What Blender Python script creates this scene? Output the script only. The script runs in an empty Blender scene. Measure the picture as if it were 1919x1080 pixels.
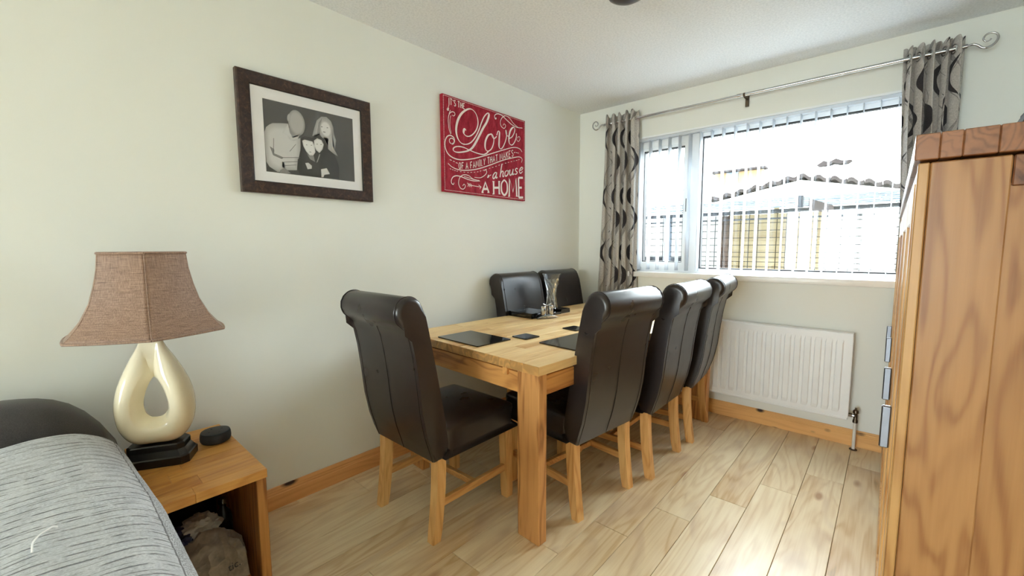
import bpy, bmesh, math, random
from mathutils import Vector, Matrix, noise
random.seed(7)
PI = math.pi
scene = bpy.context.scene
C = scene.collection

# ------------------------------------------------------------------ camera
D = 3.306            # window wall (y)
HT = 2.40            # ceiling height
cam_d = bpy.data.cameras.new('camera')
cam = bpy.data.objects.new('camera', cam_d)
C.objects.link(cam)
F_PX, YAW, PITCH, ROLL = 796.37, 0.727913, -0.095803, -0.003850
cam_d.sensor_fit = 'HORIZONTAL'
cam_d.sensor_width = 36.0
cam_d.lens = 36.0 * F_PX / 1919.0
cam_d.clip_start = 0.02
_fw = Vector((-math.sin(YAW)*math.cos(PITCH), math.cos(YAW)*math.cos(PITCH), math.sin(PITCH)))
_r = Vector((math.cos(YAW), math.sin(YAW), 0))
_u = _r.cross(_fw)
_r2 = math.cos(ROLL)*_r + math.sin(ROLL)*_u
_u2 = -math.sin(ROLL)*_r + math.cos(ROLL)*_u
M3 = Matrix((_r2, _u2, -_fw)).transposed()
cam.matrix_world = Matrix.Translation((2.12933, 0, 1.23556)) @ M3.to_4x4()
scene.camera = cam

# ------------------------------------------------------------------ world: plain bright overcast sky
world = bpy.data.worlds.new('overcast_sky')
scene.world = world
world.use_nodes = True
bg = world.node_tree.nodes['Background']
bg.inputs['Color'].default_value = (0.885, 0.95, 1.0, 1)
bg.inputs['Strength'].default_value = 6.0

# window openings (also used for the daylight portals)
WX0, WX1, WZ0, WZ1 = 0.50, 2.26, 1.03, 2.105
BY = -5.2            # back wall of the lounge end
BX0, BX1, BZ0, BZ1 = 0.12, 2.30, 0.08, 2.10

def portal(name, loc, rot, sx, sy):
    l = bpy.data.lights.new(name, 'AREA')
    l.shape = 'RECTANGLE'; l.size = sx; l.size_y = sy
    l.cycles.is_portal = True
    o = bpy.data.objects.new(name, l)
    C.objects.link(o); o.location = loc; o.rotation_euler = rot
    return o
portal('daylight_portal_front', ((WX0+WX1)/2, D+0.14, (WZ0+WZ1)/2), (-PI/2, 0, 0), WX1-WX0, WZ1-WZ0)
portal('daylight_portal_back', ((BX0+BX1)/2, BY-0.14, (BZ0+BZ1)/2), (PI/2, 0, 0), BX1-BX0, BZ1-BZ0)

vs = scene.view_settings
vs.view_transform = 'Standard'; vs.look = 'None'; vs.gamma = 1.0; vs.use_curve_mapping = False
vs.exposure = 2.13
scene.cycles.use_denoising = True
scene.cycles.max_bounces = 14
scene.cycles.diffuse_bounces = 8
scene.cycles.transparent_max_bounces = 24
scene.cycles.caustics_reflective = False
scene.cycles.caustics_refractive = False
scene.cycles.sample_clamp_indirect = 8.0

# ------------------------------------------------------------------ helpers: materials
def s2l(c):
    return tuple(((v/255)/12.92 if v/255 <= .04045 else ((v/255+.055)/1.055)**2.4) for v in c) + (1,)

class NT:
    def __init__(self, name):
        self.m = bpy.data.materials.new(name); self.m.use_nodes = True
        self.t = self.m.node_tree; self.b = self.t.nodes['Principled BSDF']
        self.out = self.t.nodes['Material Output']
    def n(self, typ, **kw):
        nd = self.t.nodes.new(typ)
        for k, v in kw.items():
            if k.startswith('i_'):
                nd.inputs[k[2:].replace('_', ' ')].default_value = v
            else:
                setattr(nd, k, v)
        return nd
    def l(self, a, b): self.t.links.new(a, b)
    def math(self, op, a, b=None, c=None):
        nd = self.n('ShaderNodeMath', operation=op)
        for i, v in enumerate((a, b, c)):
            if v is None: continue
            if isinstance(v, (int, float)): nd.inputs[i].default_value = v
            else: self.l(v, nd.inputs[i])
        return nd.outputs[0]
    def mix(self, fac, a, b, blend='MIX'):
        nd = self.n('ShaderNodeMix', data_type='RGBA', blend_type=blend)
        for i, v in ((0, fac), (6, a), (7, b)):
            if isinstance(v, (int, float)): nd.inputs[i].default_value = v
            elif isinstance(v, tuple): nd.inputs[i].default_value = v
            else: self.l(v, nd.inputs[i])
        return nd.outputs[2]
    def ramp(self, fac, stops):
        nd = self.n('ShaderNodeValToRGB'); e = nd.color_ramp.elements
        while len(e) < len(stops): e.new(.5)
        for i, (p, c) in enumerate(stops): e[i].position = p; e[i].color = c
        self.l(fac, nd.inputs[0]); return nd.outputs[0]
    def mapping(self, src, scale=(1,1,1), loc=(0,0,0), rot=(0,0,0)):
        nd = self.n('ShaderNodeMapping'); nd.inputs['Scale'].default_value = scale
        nd.inputs['Location'].default_value = loc; nd.inputs['Rotation'].default_value = rot
        self.l(src, nd.inputs['Vector']); return nd.outputs[0]
    def noise(self, vec, scale=5, detail=4, rough=.5, dist=0):
        nd = self.n('ShaderNodeTexNoise'); nd.inputs['Scale'].default_value = scale
        nd.inputs['Detail'].default_value = detail; nd.inputs['Roughness'].default_value = rough
        nd.inputs['Distortion'].default_value = dist
        if vec is not None: self.l(vec, nd.inputs['Vector'])
        return nd.outputs['Fac']
    def bump(self, h, strength=.3, dist=.002):
        nd = self.n('ShaderNodeBump'); nd.inputs['Strength'].default_value = strength
        nd.inputs['Distance'].default_value = dist; self.l(h, nd.inputs['Height'])
        self.l(nd.outputs[0], self.b.inputs['Normal'])
    def set(self, color=None, rough=None, metal=None, spec=None, **kw):
        if color is not None:
            if isinstance(color, tuple): self.b.inputs['Base Color'].default_value = color
            else: self.l(color, self.b.inputs['Base Color'])
        if rough is not None:
            if isinstance(rough, (int, float)): self.b.inputs['Roughness'].default_value = rough
            else: self.l(rough, self.b.inputs['Roughness'])
        if metal is not None: self.b.inputs['Metallic'].default_value = metal
        if spec is not None: self.b.inputs['Specular IOR Level'].default_value = spec
        for k, v in kw.items(): self.b.inputs[k.replace('_', ' ')].default_value = v
        return self.m
    def obj(self): return self.n('ShaderNodeTexCoord').outputs['Object']
    def uv(self): return self.n('ShaderNodeTexCoord').outputs['UV']
    def rnd(self): return self.n('ShaderNodeObjectInfo').outputs['Random']

def plain(name, rgb, rough=.5, metal=0, spec=.5, var=.06, vscale=8, bump=0, bscale=200, **kw):
    t = NT(name); c = s2l(rgb); o = t.obj()
    nz = t.noise(o, vscale, 4)
    dark = tuple(v*(1-var*2) for v in c[:3])+(1,); lite = tuple(min(1, v*(1+var)) for v in c[:3])+(1,)
    t.set(t.ramp(nz, [(.3, dark), (.7, lite)]), rough, metal, spec, **kw)
    if bump: t.bump(t.noise(o, bscale, 3), bump, .001)
    return t.m

def wood(name, light, dark, axis='Y', scale=1.0, rough=.4, rnd=.35, ring=.45, knots=0.0, grey=None, spec=.4, bigk=1.5, ringf=70.0, endgrain=0.0, knotcol=(58, 34, 22), kscale=(9, 3.3)):
    """oak-like: contour lines of a stretched noise (cathedral grain) + fine fibres + per-piece shift"""
    t = NT(name)
    o = t.obj(); r = t.rnd()
    off = t.n('ShaderNodeCombineXYZ')
    for i, k in enumerate((31.0, 17.0, 23.0)): t.l(t.math('MULTIPLY', r, k), off.inputs[i])
    add = t.n('ShaderNodeVectorMath', operation='ADD'); t.l(o, add.inputs[0]); t.l(off.outputs[0], add.inputs[1])
    v = add.outputs[0]
    def sc(across, along):
        s = [across*scale]*3; s['XYZ'.index(axis)] = along*scale; return tuple(s)
    n1 = t.noise(t.mapping(v, sc(5.5, .7)), 1, 3, .5, .6)
    rings = t.math('SINE', t.math('MULTIPLY', n1, ringf))
    rings = t.math('MULTIPLY_ADD', rings, .5, .5)
    rings = t.math('POWER', rings, 2.0)
    fib = t.noise(t.mapping(v, sc(110, 3.0)), 1, 3, .6)
    big = t.noise(t.mapping(v, sc(3.5, 1.1)), 1, 3, .55, .4)
    f = t.math('MULTIPLY', rings, ring)
    f = t.math('ADD', f, t.math('MULTIPLY', t.math('SUBTRACT', fib, .5), .55))
    f = t.math('ADD', f, t.math('MULTIPLY', t.math('SUBTRACT', big, .45), bigk))
    f = t.math('ADD', f, t.math('MULTIPLY', t.math('SUBTRACT', r, .5), rnd*2))
    f = t.math('ADD', f, .18)
    L, Dk = s2l(light), s2l(dark)
    mid = tuple((a*.55+b*.45) for a, b in zip(L, Dk))
    deep = tuple(v_*.62 for v_ in Dk[:3])+(1,)
    col = t.ramp(f, [(0, L), (.45, mid), (.85, Dk), (1.0, deep)])
    if grey is not None:
        g = t.noise(t.mapping(v, sc(6, 2.2)), 1, 2, .5, 1.0)
        col = t.mix(t.ramp(g, [(.52, (0,0,0,1)), (.75, (.6,.6,.6,1))]), col, s2l(grey))
    if knots:
        vo = t.n('ShaderNodeTexVoronoi'); vo.inputs['Scale'].default_value = 1.0
        t.l(t.mapping(v, sc(*kscale)), vo.inputs['Vector'])
        k = t.ramp(vo.outputs['Distance'], [(knots*.45, (1,1,1,1)), (knots, (0,0,0,1))])
        col = t.mix(k, col, s2l(knotcol))
    if endgrain:
        sp = t.n('ShaderNodeSeparateXYZ'); t.l(t.n('ShaderNodeTexCoord').outputs['Normal'], sp.inputs[0])
        e = t.math('MULTIPLY', t.math('GREATER_THAN', t.math('ABSOLUTE', sp.outputs['XYZ'.index(axis)]), .7), endgrain)
        col = t.mix(e, col, t.mix(rings, deep, Dk))
    t.set(col, rough, spec=spec)
    t.bump(fib, .12, .0006)
    return t.m

# ------------------------------------------------------------------ helpers: geometry
def tag(o, label=None, cat=None, group=None, kind=None):
    if label: o['label'] = label
    if cat: o['category'] = cat
    if group: o['group'] = group
    if kind: o['kind'] = kind
    return o
def empty(name, loc=(0,0,0), rz=0, **kw):
    o = bpy.data.objects.new(name, None); C.objects.link(o)
    o.empty_display_size = .1
    o.location = loc; o.rotation_euler = (0, 0, rz)
    return tag(o, **kw)
def link(name, me, mat=None, parent=None, loc=None, rot=None, **kw):
    o = bpy.data.objects.new(name, me); C.objects.link(o)
    if mat is not None and not me.materials: me.materials.append(mat)
    if parent is not None: o.parent = parent
    if loc is not None: o.location = loc
    if rot is not None: o.rotation_euler = rot
    return tag(o, **kw)
def finish(bm, name, smooth=None):
    bmesh.ops.recalc_face_normals(bm, faces=bm.faces[:])
    me = bpy.data.meshes.new(name); bm.to_mesh(me); bm.free()
    if smooth is not None:
        for p in me.polygons: p.use_smooth = True
        try: me.set_sharp_from_angle(angle=smooth)
        except Exception: pass
    return me
def bm_box(bm, a, b):
    x0, y0, z0 = a; x1, y1, z1 = b
    v = [bm.verts.new(p) for p in ((x0,y0,z0),(x1,y0,z0),(x1,y1,z0),(x0,y1,z0),(x0,y0,z1),(x1,y0,z1),(x1,y1,z1),(x0,y1,z1))]
    for f in ((0,3,2,1),(4,5,6,7),(0,1,5,4),(1,2,6,5),(2,3,7,6),(3,0,4,7)): bm.faces.new([v[i] for i in f])
    return v
def box_me(a, b, bev=0.0, seg=1, name='box', centre=False):
    """centre=True: mesh about its own middle, returns (mesh, middle)"""
    a = Vector(a); b = Vector(b); m = (a+b)/2 if centre else Vector((0,0,0))
    bm = bmesh.new(); bm_box(bm, a-m, b-m)
    if bev: bmesh.ops.bevel(bm, geom=bm.edges[:], offset=bev, segments=seg, profile=.5, affect='EDGES')
    me = finish(bm, name, math.radians(40) if seg > 1 else None)
    return (me, m) if centre else me
def box(name, a, b, mat, parent=None, bev=0.002, seg=1, **kw):
    """box whose origin is its own middle, so object coordinates run along the piece"""
    me, m = box_me(a, b, bev, seg, name, True)
    return link(name, me, mat, parent, m, **kw)
def multi_box(name, boxes, mat, parent=None, bev=0, **kw):
    bm = bmesh.new()
    for a, b in boxes: bm_box(bm, a, b)
    if bev: bmesh.ops.bevel(bm, geom=bm.edges[:], offset=bev, segments=1, affect='EDGES')
    return link(name, finish(bm, name), mat, parent, **kw)
def prism(bm, prof, axis, a0, a1):
    """closed 2-D profile extruded along axis; profile coords are the other two axes in order"""
    def P(p, t):
        if axis == 'X': return (t, p[0], p[1])
        if axis == 'Y': return (p[0], t, p[1])
        return (p[0], p[1], t)
    A = [bm.verts.new(P(p, a0)) for p in prof]; B = [bm.verts.new(P(p, a1)) for p in prof]
    n = len(prof)
    fs = [bm.faces.new([A[i], A[(i+1) % n], B[(i+1) % n], B[i]]) for i in range(n)]
    fa = bm.faces.new(A[::-1]); fb = bm.faces.new(B)
    return fa, fb, fs
def frames(pts, up=Vector((0,0,1))):
    T = []
    for i in range(len(pts)):
        a = pts[max(0, i-1)]; b = pts[min(len(pts)-1, i+1)]
        T.append((b-a).normalized())
    t0 = T[0]; ref = up if abs(t0.dot(up)) < .95 else Vector((1,0,0))
    n = (ref - t0*ref.dot(t0)).normalized(); out = []
    for t in T:
        n = (n - t*n.dot(t)); n = n.normalized() if n.length > 1e-6 else t.orthogonal().normalized()
        out.append((t, n, t.cross(n)))
    return out
def tube(bm, pts, r, seg=10, cap=True):
    pts = [Vector(p) for p in pts]; rings = []
    for i, (p, (t, n, b)) in enumerate(zip(pts, frames(pts))):
        rr = r[i] if isinstance(r, (list, tuple)) else r
        rings.append([bm.verts.new(p + (n*math.cos(a)+b*math.sin(a))*rr) for a in [2*PI*k/seg for k in range(seg)]])
    for A, B in zip(rings, rings[1:]):
        for k in range(seg): bm.faces.new([A[k], A[(k+1) % seg], B[(k+1) % seg], B[k]])
    if cap: bm.faces.new(rings[0][::-1]); bm.faces.new(rings[-1])
def tube_obj(name, pts, r, mat, parent=None, seg=10, **kw):
    bm = bmesh.new(); tube(bm, pts, r, seg)
    return link(name, finish(bm, name, math.radians(50)), mat, parent, **kw)
def lathe(bm, prof, seg=32, c=(0,0,0), twist=None):
    rings = []
    for r, z in prof:
        if r < 1e-6: rings.append([bm.verts.new((c[0], c[1], c[2]+z))])
        else: rings.append([bm.verts.new((c[0]+r*math.cos(2*PI*k/seg), c[1]+r*math.sin(2*PI*k/seg), c[2]+z)) for k in range(seg)])
    for A, B in zip(rings, rings[1:]):
        for k in range(seg):
            f = [A[k % len(A)], A[(k+1) % len(A)], B[(k+1) % len(B)], B[k % len(B)]]
            f2 = []
            for v in f:
                if v not in f2: f2.append(v)
            if len(f2) > 2: bm.faces.new(f2)
def lathe_obj(name, prof, mat, parent=None, seg=32, loc=None, **kw):
    bm = bmesh.new(); lathe(bm, prof, seg)
    return link(name, finish(bm, name, math.radians(40)), mat, parent, loc, **kw)
def spline(pts, n=6):
    """Catmull-Rom through points (any dimension)"""
    P = [Vector(p) for p in pts]; out = []
    for i in range(len(P)-1):
        p0 = P[i-1] if i else P[0]*2-P[1]; p1, p2 = P[i], P[i+1]
        p3 = P[i+2] if i+2 < len(P) else P[-1]*2-P[-2]
        for k in range(n):
            t = k/n
            out.append(.5*((2*p1)+(p2-p0)*t+(2*p0-5*p1+4*p2-p3)*t*t+(3*p1-p0-3*p2+p3)*t**3))
    out.append(P[-1]); return out
def grid_me(fn, nu, nv, name, uvfn=None, smooth=True, solid=None):
    bm = bmesh.new(); uvl = bm.loops.layers.uv.new('UVMap')
    V = [[bm.verts.new(fn(i/nu, j/nv)) for j in range(nv+1)] for i in range(nu+1)]
    for i in range(nu):
        for j in range(nv):
            f = bm.faces.new([V[i][j], V[i+1][j], V[i+1][j+1], V[i][j+1]])
            for l, (a, b) in zip(f.loops, ((i,j),(i+1,j),(i+1,j+1),(i,j+1))):
                l[uvl].uv = uvfn(a/nu, b/nv) if uvfn else (a/nu, b/nv)
            f.smooth = smooth
    me = bpy.data.meshes.new(name); bm.to_mesh(me); bm.free(); return me
def copy_tree(o, parent=None):
    c = o.copy(); C.objects.link(c); c.parent = parent
    for ch in list(o.children): copy_tree(ch, c)
    return c
def staves(parent, x0, x1, y0, y1, z0, z1, rows, cols, mat, along='Y', bev=.0012, gap=.0004):
    """glued-up solid wood: staggered staves, each its own piece"""
    rnd = random.Random(int(rows*100+cols))
    ws = [1+rnd.uniform(-.3, .3) for _ in range(rows)]; tot = sum(ws)
    lo, hi = (x0, x1) if along == 'Y' else (y0, y1)
    a0, a1 = (y0, y1) if along == 'Y' else (x0, x1)
    p = lo
    for w in ws:
        q = p+(hi-lo)*w/tot
        cuts = [a0]; step = (a1-a0)/cols; t = a0+step*rnd.uniform(.35, 1)
        while t < a1-step*.3: cuts.append(t); t += step*rnd.uniform(.75, 1.25)
        cuts.append(a1)
        for c0, c1 in zip(cuts, cuts[1:]):
            if along == 'Y': box('stave', (p, c0, z0), (q-gap, c1-gap, z1), mat, parent, bev)
            else: box('stave', (c0, p, z0), (c1-gap, q-gap, z1), mat, parent, bev)
        p = q

# ------------------------------------------------------------------ materials
def mk_wall():
    t = NT('cream_wall_paint'); o = t.obj()
    c = t.ramp(t.noise(o, 1.2, 3), [(.3, s2l((231, 233, 227))), (.7, s2l((235, 237, 232)))])
    t.set(c, .75, spec=.25); t.bump(t.noise(o, 260, 3), .12, .0008); return t.m
def mk_ceiling():
    t = NT('stippled_ceiling'); o = t.obj()
    patch = t.noise(o, 2.2, 4, .6)
    fine = t.noise(o, 95, 5, .65)
    c = t.ramp(fine, [(.32, s2l((220, 224, 228))), (.6, s2l((238, 241, 244)))])
    t.set(c, .85, spec=.2)
    h = t.math('MULTIPLY', fine, t.ramp(patch, [(.42, (.25,)*3+(1,)), (.62, (1,)*3+(1,))]))
    t.bump(h, .3, .003); return t.m
def mk_leather():
    t = NT('dark_brown_leather'); o = t.obj()
    c = t.ramp(t.noise(o, 6, 4), [(.3, s2l((31, 26, 26))), (.7, s2l((45, 38, 37)))])
    vo = t.n('ShaderNodeTexVoronoi', feature='DISTANCE_TO_EDGE'); vo.inputs['Scale'].default_value = 330
    t.l(o, vo.inputs['Vector'])
    r = t.ramp(t.noise(o, 9, 3), [(.3, (.27,)*3+(1,)), (.7, (.32,)*3+(1,))])
    t.set(c, r, spec=.62)
    h = t.math('ADD', t.math('MULTIPLY', vo.outputs['Distance'], .12), t.math('MULTIPLY', t.noise(o, 14, 2), .35))
    t.bump(h, .10, .0012); return t.m
def mk_curtain():
    t = NT('grey_curtain_with_wave_pattern'); u = t.uv()
    sep = t.n('ShaderNodeSeparateXYZ'); t.l(u, sep.inputs[0]); U, V = sep.outputs[0], sep.outputs[1]
    weave = t.noise(t.mapping(u, (60, 700, 1)), 1, 2)
    weave2 = t.noise(t.mapping(u, (700, 90, 1)), 1, 2)
    wv = t.math('MULTIPLY_ADD', t.math('ADD', weave, weave2), .5, 0)
    base = t.ramp(wv, [(.35, s2l((150, 145, 141))), (.65, s2l((205, 200, 194)))])
    def ribbon(pitch, per, ph, amp, thick, tp, thin=.005):
        a = t.math('MULTIPLY_ADD', V, 2*PI/per, ph)
        s = t.math('SINE', a)
        cx = t.math('MULTIPLY', s, amp)
        d = t.math('SUBTRACT', t.math('DIVIDE', U, pitch), cx)
        fr = t.math('ABSOLUTE', t.math('SUBTRACT', t.math('FRACT', d), .5))
        th = t.math('MULTIPLY', t.math('MAXIMUM', t.math('SINE', t.math('ADD', a, tp)), 0.0), thick)
        th = t.math('ADD', th, thin)
        return t.math('LESS_THAN', fr, th)
    grey = ribbon(.135, .46, 1.3, .36, .07, 0, .014)
    grey2 = ribbon(.135, .46, 2.2, -.34, .05, 0, .010)
    blk = ribbon(.135, .46, .4, .40, .15, 0, -.012)
    blk2 = ribbon(.135, .46, 1.0, .40, .11, PI, -.012)
    mott = t.ramp(t.noise(t.mapping(u, (160, 260, 1)), 1, 2), [(.4, s2l((82, 78, 78))), (.6, s2l((134, 129, 127)))])
    c = t.mix(t.math('MULTIPLY', grey, .8), base, mott)
    c = t.mix(t.math('MULTIPLY', grey2, .7), c, mott)
    dk = t.ramp(wv, [(.4, s2l((24, 22, 25))), (.62, s2l((58, 54, 58)))])
    c = t.mix(blk, c, dk); c = t.mix(blk2, c, dk)
    t.set(c, .8, spec=.2, Sheen_Weight=.15); t.bump(wv, .25, .0008)
    return t.m
def mk_throw():
    t = NT('grey_knitted_wool'); u = t.uv()
    sep = t.n('ShaderNodeSeparateXYZ'); t.l(u, sep.inputs[0]); U, V = sep.outputs[0], sep.outputs[1]
    # U runs along the arm (metres), V across it (metres)
    wob = t.noise(t.mapping(u, (9, 7, 1)), 1, 2)
    row = t.math('FRACT', t.math('ADD', t.math('DIVIDE', U, .0165), t.math('MULTIPLY', wob, .9)))
    tri = t.math('ABSOLUTE', t.math('SUBTRACT', row, .5))            # .5 at the groove
    dash = t.noise(t.mapping(u, (60, 26, 1)), 1, 3, .6)
    groove = t.math('MULTIPLY', t.ramp(tri, [(.36, (0,)*3+(1,)), (.49, (1,)*3+(1,))]), t.ramp(dash, [(.40, (0,)*3+(1,)), (.53, (1,)*3+(1,))]))
    fluff = t.noise(t.mapping(u, (420, 170, 1)), 1, 4, .7)
    big = t.noise(t.mapping(u, (10, 26, 1)), 1, 3)
    st = t.noise(t.mapping(u, (560, 260, 1)), 1, 1)
    hem = t.ramp(V, [(.452, (0,)*3+(1,)), (.456, (1,)*3+(1,))])      # border strip along the outer edge
    base = t.ramp(t.math('ADD', t.math('MULTIPLY', fluff, .7), t.math('MULTIPLY', big, .3)), [(.3, s2l((150, 154, 160))), (.52, s2l((204, 208, 213))), (.72, s2l((236, 239, 242)))])
    spk = t.ramp(st, [(.36, (1,)*3+(1,)), (.46, (0,)*3+(1,))])
    g = t.mix(hem, groove, spk)
    c = t.mix(t.math('MULTIPLY', g, .86), base, s2l((66, 66, 72)))
    line = t.math('LESS_THAN', t.math('ABSOLUTE', t.math('SUBTRACT', V, .452)), .0022)
    c = t.mix(t.math('MULTIPLY', line, .8), c, s2l((60, 60, 66)))
    t.set(c, .95, spec=.1, Sheen_Weight=.3)
    h = t.math('ADD', t.math('MULTIPLY', g, -1.0), t.math('MULTIPLY', fluff, .8))
    t.bump(h, .8, .004); return t.m
def mk_fabric(name, a, b, sc=500):
    t = NT(name); o = t.obj()
    c = t.ramp(t.math('ADD', t.math('MULTIPLY', t.noise(o, sc, 2), .5), t.math('MULTIPLY', t.noise(o, 7, 3), .5)), [(.35, s2l(a)), (.65, s2l(b))])
    t.set(c, .9, spec=.15, Sheen_Weight=.2); t.bump(t.noise(o, sc, 2), .2, .0008); return t.m
def mk_shade():
    t = NT('brown_slub_silk'); o = t.obj()
    a = t.noise(t.mapping(o, (30, 30, 600)), 1, 3, .6); b = t.noise(t.mapping(o, (420, 420, 12)), 1, 3, .6)
    sl = t.noise(t.mapping(o, (22, 22, 240)), 1, 2)
    m = t.math('MULTIPLY', t.math('ADD', a, b), .5)
    c = t.ramp(m, [(.36, s2l((116, 90, 76))), (.64, s2l((170, 140, 120)))])
    c = t.mix(t.ramp(sl, [(.66, (0,)*3+(1,)), (.76, (.8,)*3+(1,))]), c, s2l((92, 66, 54)))
    t.set(c, .55, spec=.35, Sheen_Weight=.2); t.bump(m, .25, .0006); return t.m
def mk_glass(name='window_glass', tint=(.97,.99,.98,1), f0=.04):
    t = NT(name); tr = t.n('ShaderNodeBsdfTransparent'); tr.inputs[0].default_value = tint
    gl = t.n('ShaderNodeBsdfGlossy'); gl.inputs['Roughness'].default_value = .02
    nz = t.noise(t.obj(), 1.5, 2)                      # faint waviness of the pane
    bp = t.n('ShaderNodeBump'); bp.inputs['Strength'].default_value = .01; t.l(nz, bp.inputs['Height'])
    t.l(bp.outputs[0], gl.inputs['Normal'])
    lw = t.n('ShaderNodeLayerWeight'); lw.inputs[0].default_value = .5      # Schlick, the same from both sides of the thin pane
    fr = t.math('MULTIPLY_ADD', t.math('POWER', lw.outputs['Facing'], 5.0), 1-f0, f0)
    mx = t.n('ShaderNodeMixShader'); t.l(fr, mx.inputs[0]); t.l(tr.outputs[0], mx.inputs[1]); t.l(gl.outputs[0], mx.inputs[2])
    t.l(mx.outputs[0], t.out.inputs[0]); return t.m
def mk_frame():
    t = NT('mottled_dark_bronze'); o = t.obj()
    n = t.noise(o, 60, 5, .7, .8)
    c = t.ramp(n, [(.35, s2l((34, 24, 22))), (.55, s2l((62, 44, 38))), (.7, s2l((98, 72, 58)))])
    t.set(c, .38, spec=.5); t.bump(n, .25, .001); return t.m
def mk_red():
    t = NT('distressed_red_canvas'); o = t.obj()
    n = t.noise(t.mapping(o, (1, 30, 14)), 1, 5, .7)
    c = t.ramp(n, [(.3, s2l((120, 22, 38))), (.5, s2l((158, 34, 52))), (.75, s2l((184, 62, 78)))])
    t.set(c, .7, spec=.2); t.bump(t.noise(o, 700, 2), .2, .0005); return t.m

M = {}
M['wall'] = mk_wall(); M['ceiling'] = mk_ceiling()
M['leather'] = mk_leather(); M['curtain'] = mk_curtain(); M['throw'] = mk_throw()
M['sofa'] = mk_fabric('charcoal_upholstery', (58, 56, 57), (84, 81, 81))
M['shade'] = mk_shade(); M['glass'] = mk_glass(); M['pglass'] = mk_glass('picture_glass', (1,1,1,1), .015)
M['backdrop_fence'] = wood('dimmed_backdrop_boards', (158, 158, 155), (142, 141, 138), 'X', .8, .9, .1, .2, spec=.1)  # toned-down white for the added backdrop behind the wire mesh
M['frame'] = mk_frame(); M['red'] = mk_red()
M['floor'] = wood('light_oak_laminate', (240, 224, 190), (202, 168, 120), 'Y', 1.0, .30, .14, .30, grey=(190, 160, 132), spec=.5, knots=.11, knotcol=(182, 144, 108), kscale=(5, 1.9))
M['groove'] = plain('dark_joint', (74, 56, 38), .8)
M['table'] = wood('oiled_oak_table', (240, 208, 150), (200, 148, 86), 'Y', 1.0, .38, .34, .30, endgrain=.9)
M['tleg'] = wood('oak_table_leg', (222, 166, 104), (164, 110, 62), 'Z', 1.3, .42, .2, .5)
M['trail'] = wood('oak_table_rail', (222, 164, 96), (168, 108, 56), 'X', 1.3, .42, .2, .45)
M['trail_y'] = wood('oak_table_side_rail', (222, 164, 96), (168, 108, 56), 'Y', 1.3, .42, .2, .45)
M['cleg'] = wood('light_oak_chair_leg', (236, 192, 128), (198, 142, 80), 'Z', 1.2, .45, .15, .35)
M['crail'] = wood('light_oak_chair_rail', (226, 176, 112), (182, 124, 68), 'X', 1.2, .45, .15, .35)
M['stop'] = wood('side_table_oak', (222, 164, 88), (178, 112, 50), 'Y', 1.4, .35, .26, .35)
M['sside'] = wood('side_table_oak_upright', (206, 148, 82), (150, 94, 46), 'Z', 1.2, .45, .15, .5)
M['cabp'] = wood('cabinet_oak_panel', (166, 122, 76), (122, 77, 40), 'Z', .9, .34, .1, .42, spec=.4, bigk=.5, ringf=110)
M['cabs'] = wood('cabinet_oak_stile', (190, 150, 96), (146, 100, 54), 'Z', 1.3, .34, .12, .4)
M['cabt'] = wood('cabinet_oak_top', (136, 90, 58), (96, 58, 35), 'Y', 1.4, .36, .35, .5, ringf=110)
M['cabf'] = wood('cabinet_oak_front', (222, 178, 118), (170, 116, 64), 'Z', 1.0, .28, .1, .5)
M['skirt'] = wood('pine_skirting', (234, 176, 116), (200, 138, 82), 'Y', 1.0, .38, .2, .3, knots=.15)
M['skirtx'] = wood('knotty_pine_skirting', (236, 184, 118), (204, 142, 82), 'X', 1.0, .36, .2, .3, knots=.26, kscale=(15, 8))
M['upvc'] = plain('white_window_plastic', (240, 243, 246), .3, var=.01)
M['sillw'] = plain('white_sill_gloss', (240, 240, 238), .3, var=.02)
M['gasket'] = plain('black_rubber_gasket', (28, 28, 30), .6)
M['vane'] = plain('white_blind_fabric', (236, 239, 243), .7, var=.02, bump=.1, bscale=600)
_t = M['vane'].node_tree; _tr = _t.nodes.new('ShaderNodeBsdfTranslucent'); _tr.inputs[0].default_value = (.86, .90, .94, 1)
_mx = _t.nodes.new('ShaderNodeMixShader'); _mx.inputs[0].default_value = .45
_t.links.new(_t.nodes['Principled BSDF'].outputs[0], _mx.inputs[1]); _t.links.new(_tr.outputs[0], _mx.inputs[2])
_t.links.new(_mx.outputs[0], _t.nodes['Material Output'].inputs[0])
M['white'] = plain('white_radiator_enamel', (238, 241, 243), .35, var=.015)
M['steel'] = plain('brushed_steel', (190, 190, 190), .25, 1.0)
M['pull'] = plain('satin_nickel', (128, 132, 140), .42, 1.0)
M['chrome'] = plain('satin_chrome', (205, 208, 212), .15, 1.0)
M['brass'] = plain('dark_aged_brass', (92, 80, 66), .35, .9)
M['gloss_black'] = plain('black_glass_mat', (14, 14, 16), .07, var=.02, spec=.6)
M['mat_edge'] = plain('black_board_edge', (30, 28, 28), .5)
M['lacquer'] = plain('black_lacquer', (26, 25, 26), .28)
M['cream'] = plain('cream_glazed_ceramic', (240, 230, 202), .10, var=.015, spec=.6)
M['mount'] = plain('white_mount_board', (243, 243, 246), .8, var=.01)
M['ink'] = plain('off_white_print', (240, 228, 222), .75, var=.03)
M['dot'] = plain('charcoal_speaker_fabric', (52, 54, 58), .8, bump=.3, bscale=900)
M['dottop'] = plain('black_speaker_top', (30, 31, 34), .45)
M['cable'] = plain('black_cable', (20, 20, 20), .5)
M['bag'] = mk_fabric('crumpled_plastic_bag', (122, 109, 95), (156, 142, 126), 60)
M['navy'] = plain('navy_packet', (34, 36, 70), .4)
M['packet'] = plain('silvery_packet', (176, 170, 160), .4)
M['dark_in'] = plain('dark_inner_board', (52, 36, 26), .7)
M['bronze'] = plain('dark_bronze_fitting', (58, 38, 34), .3, .4)
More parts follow.
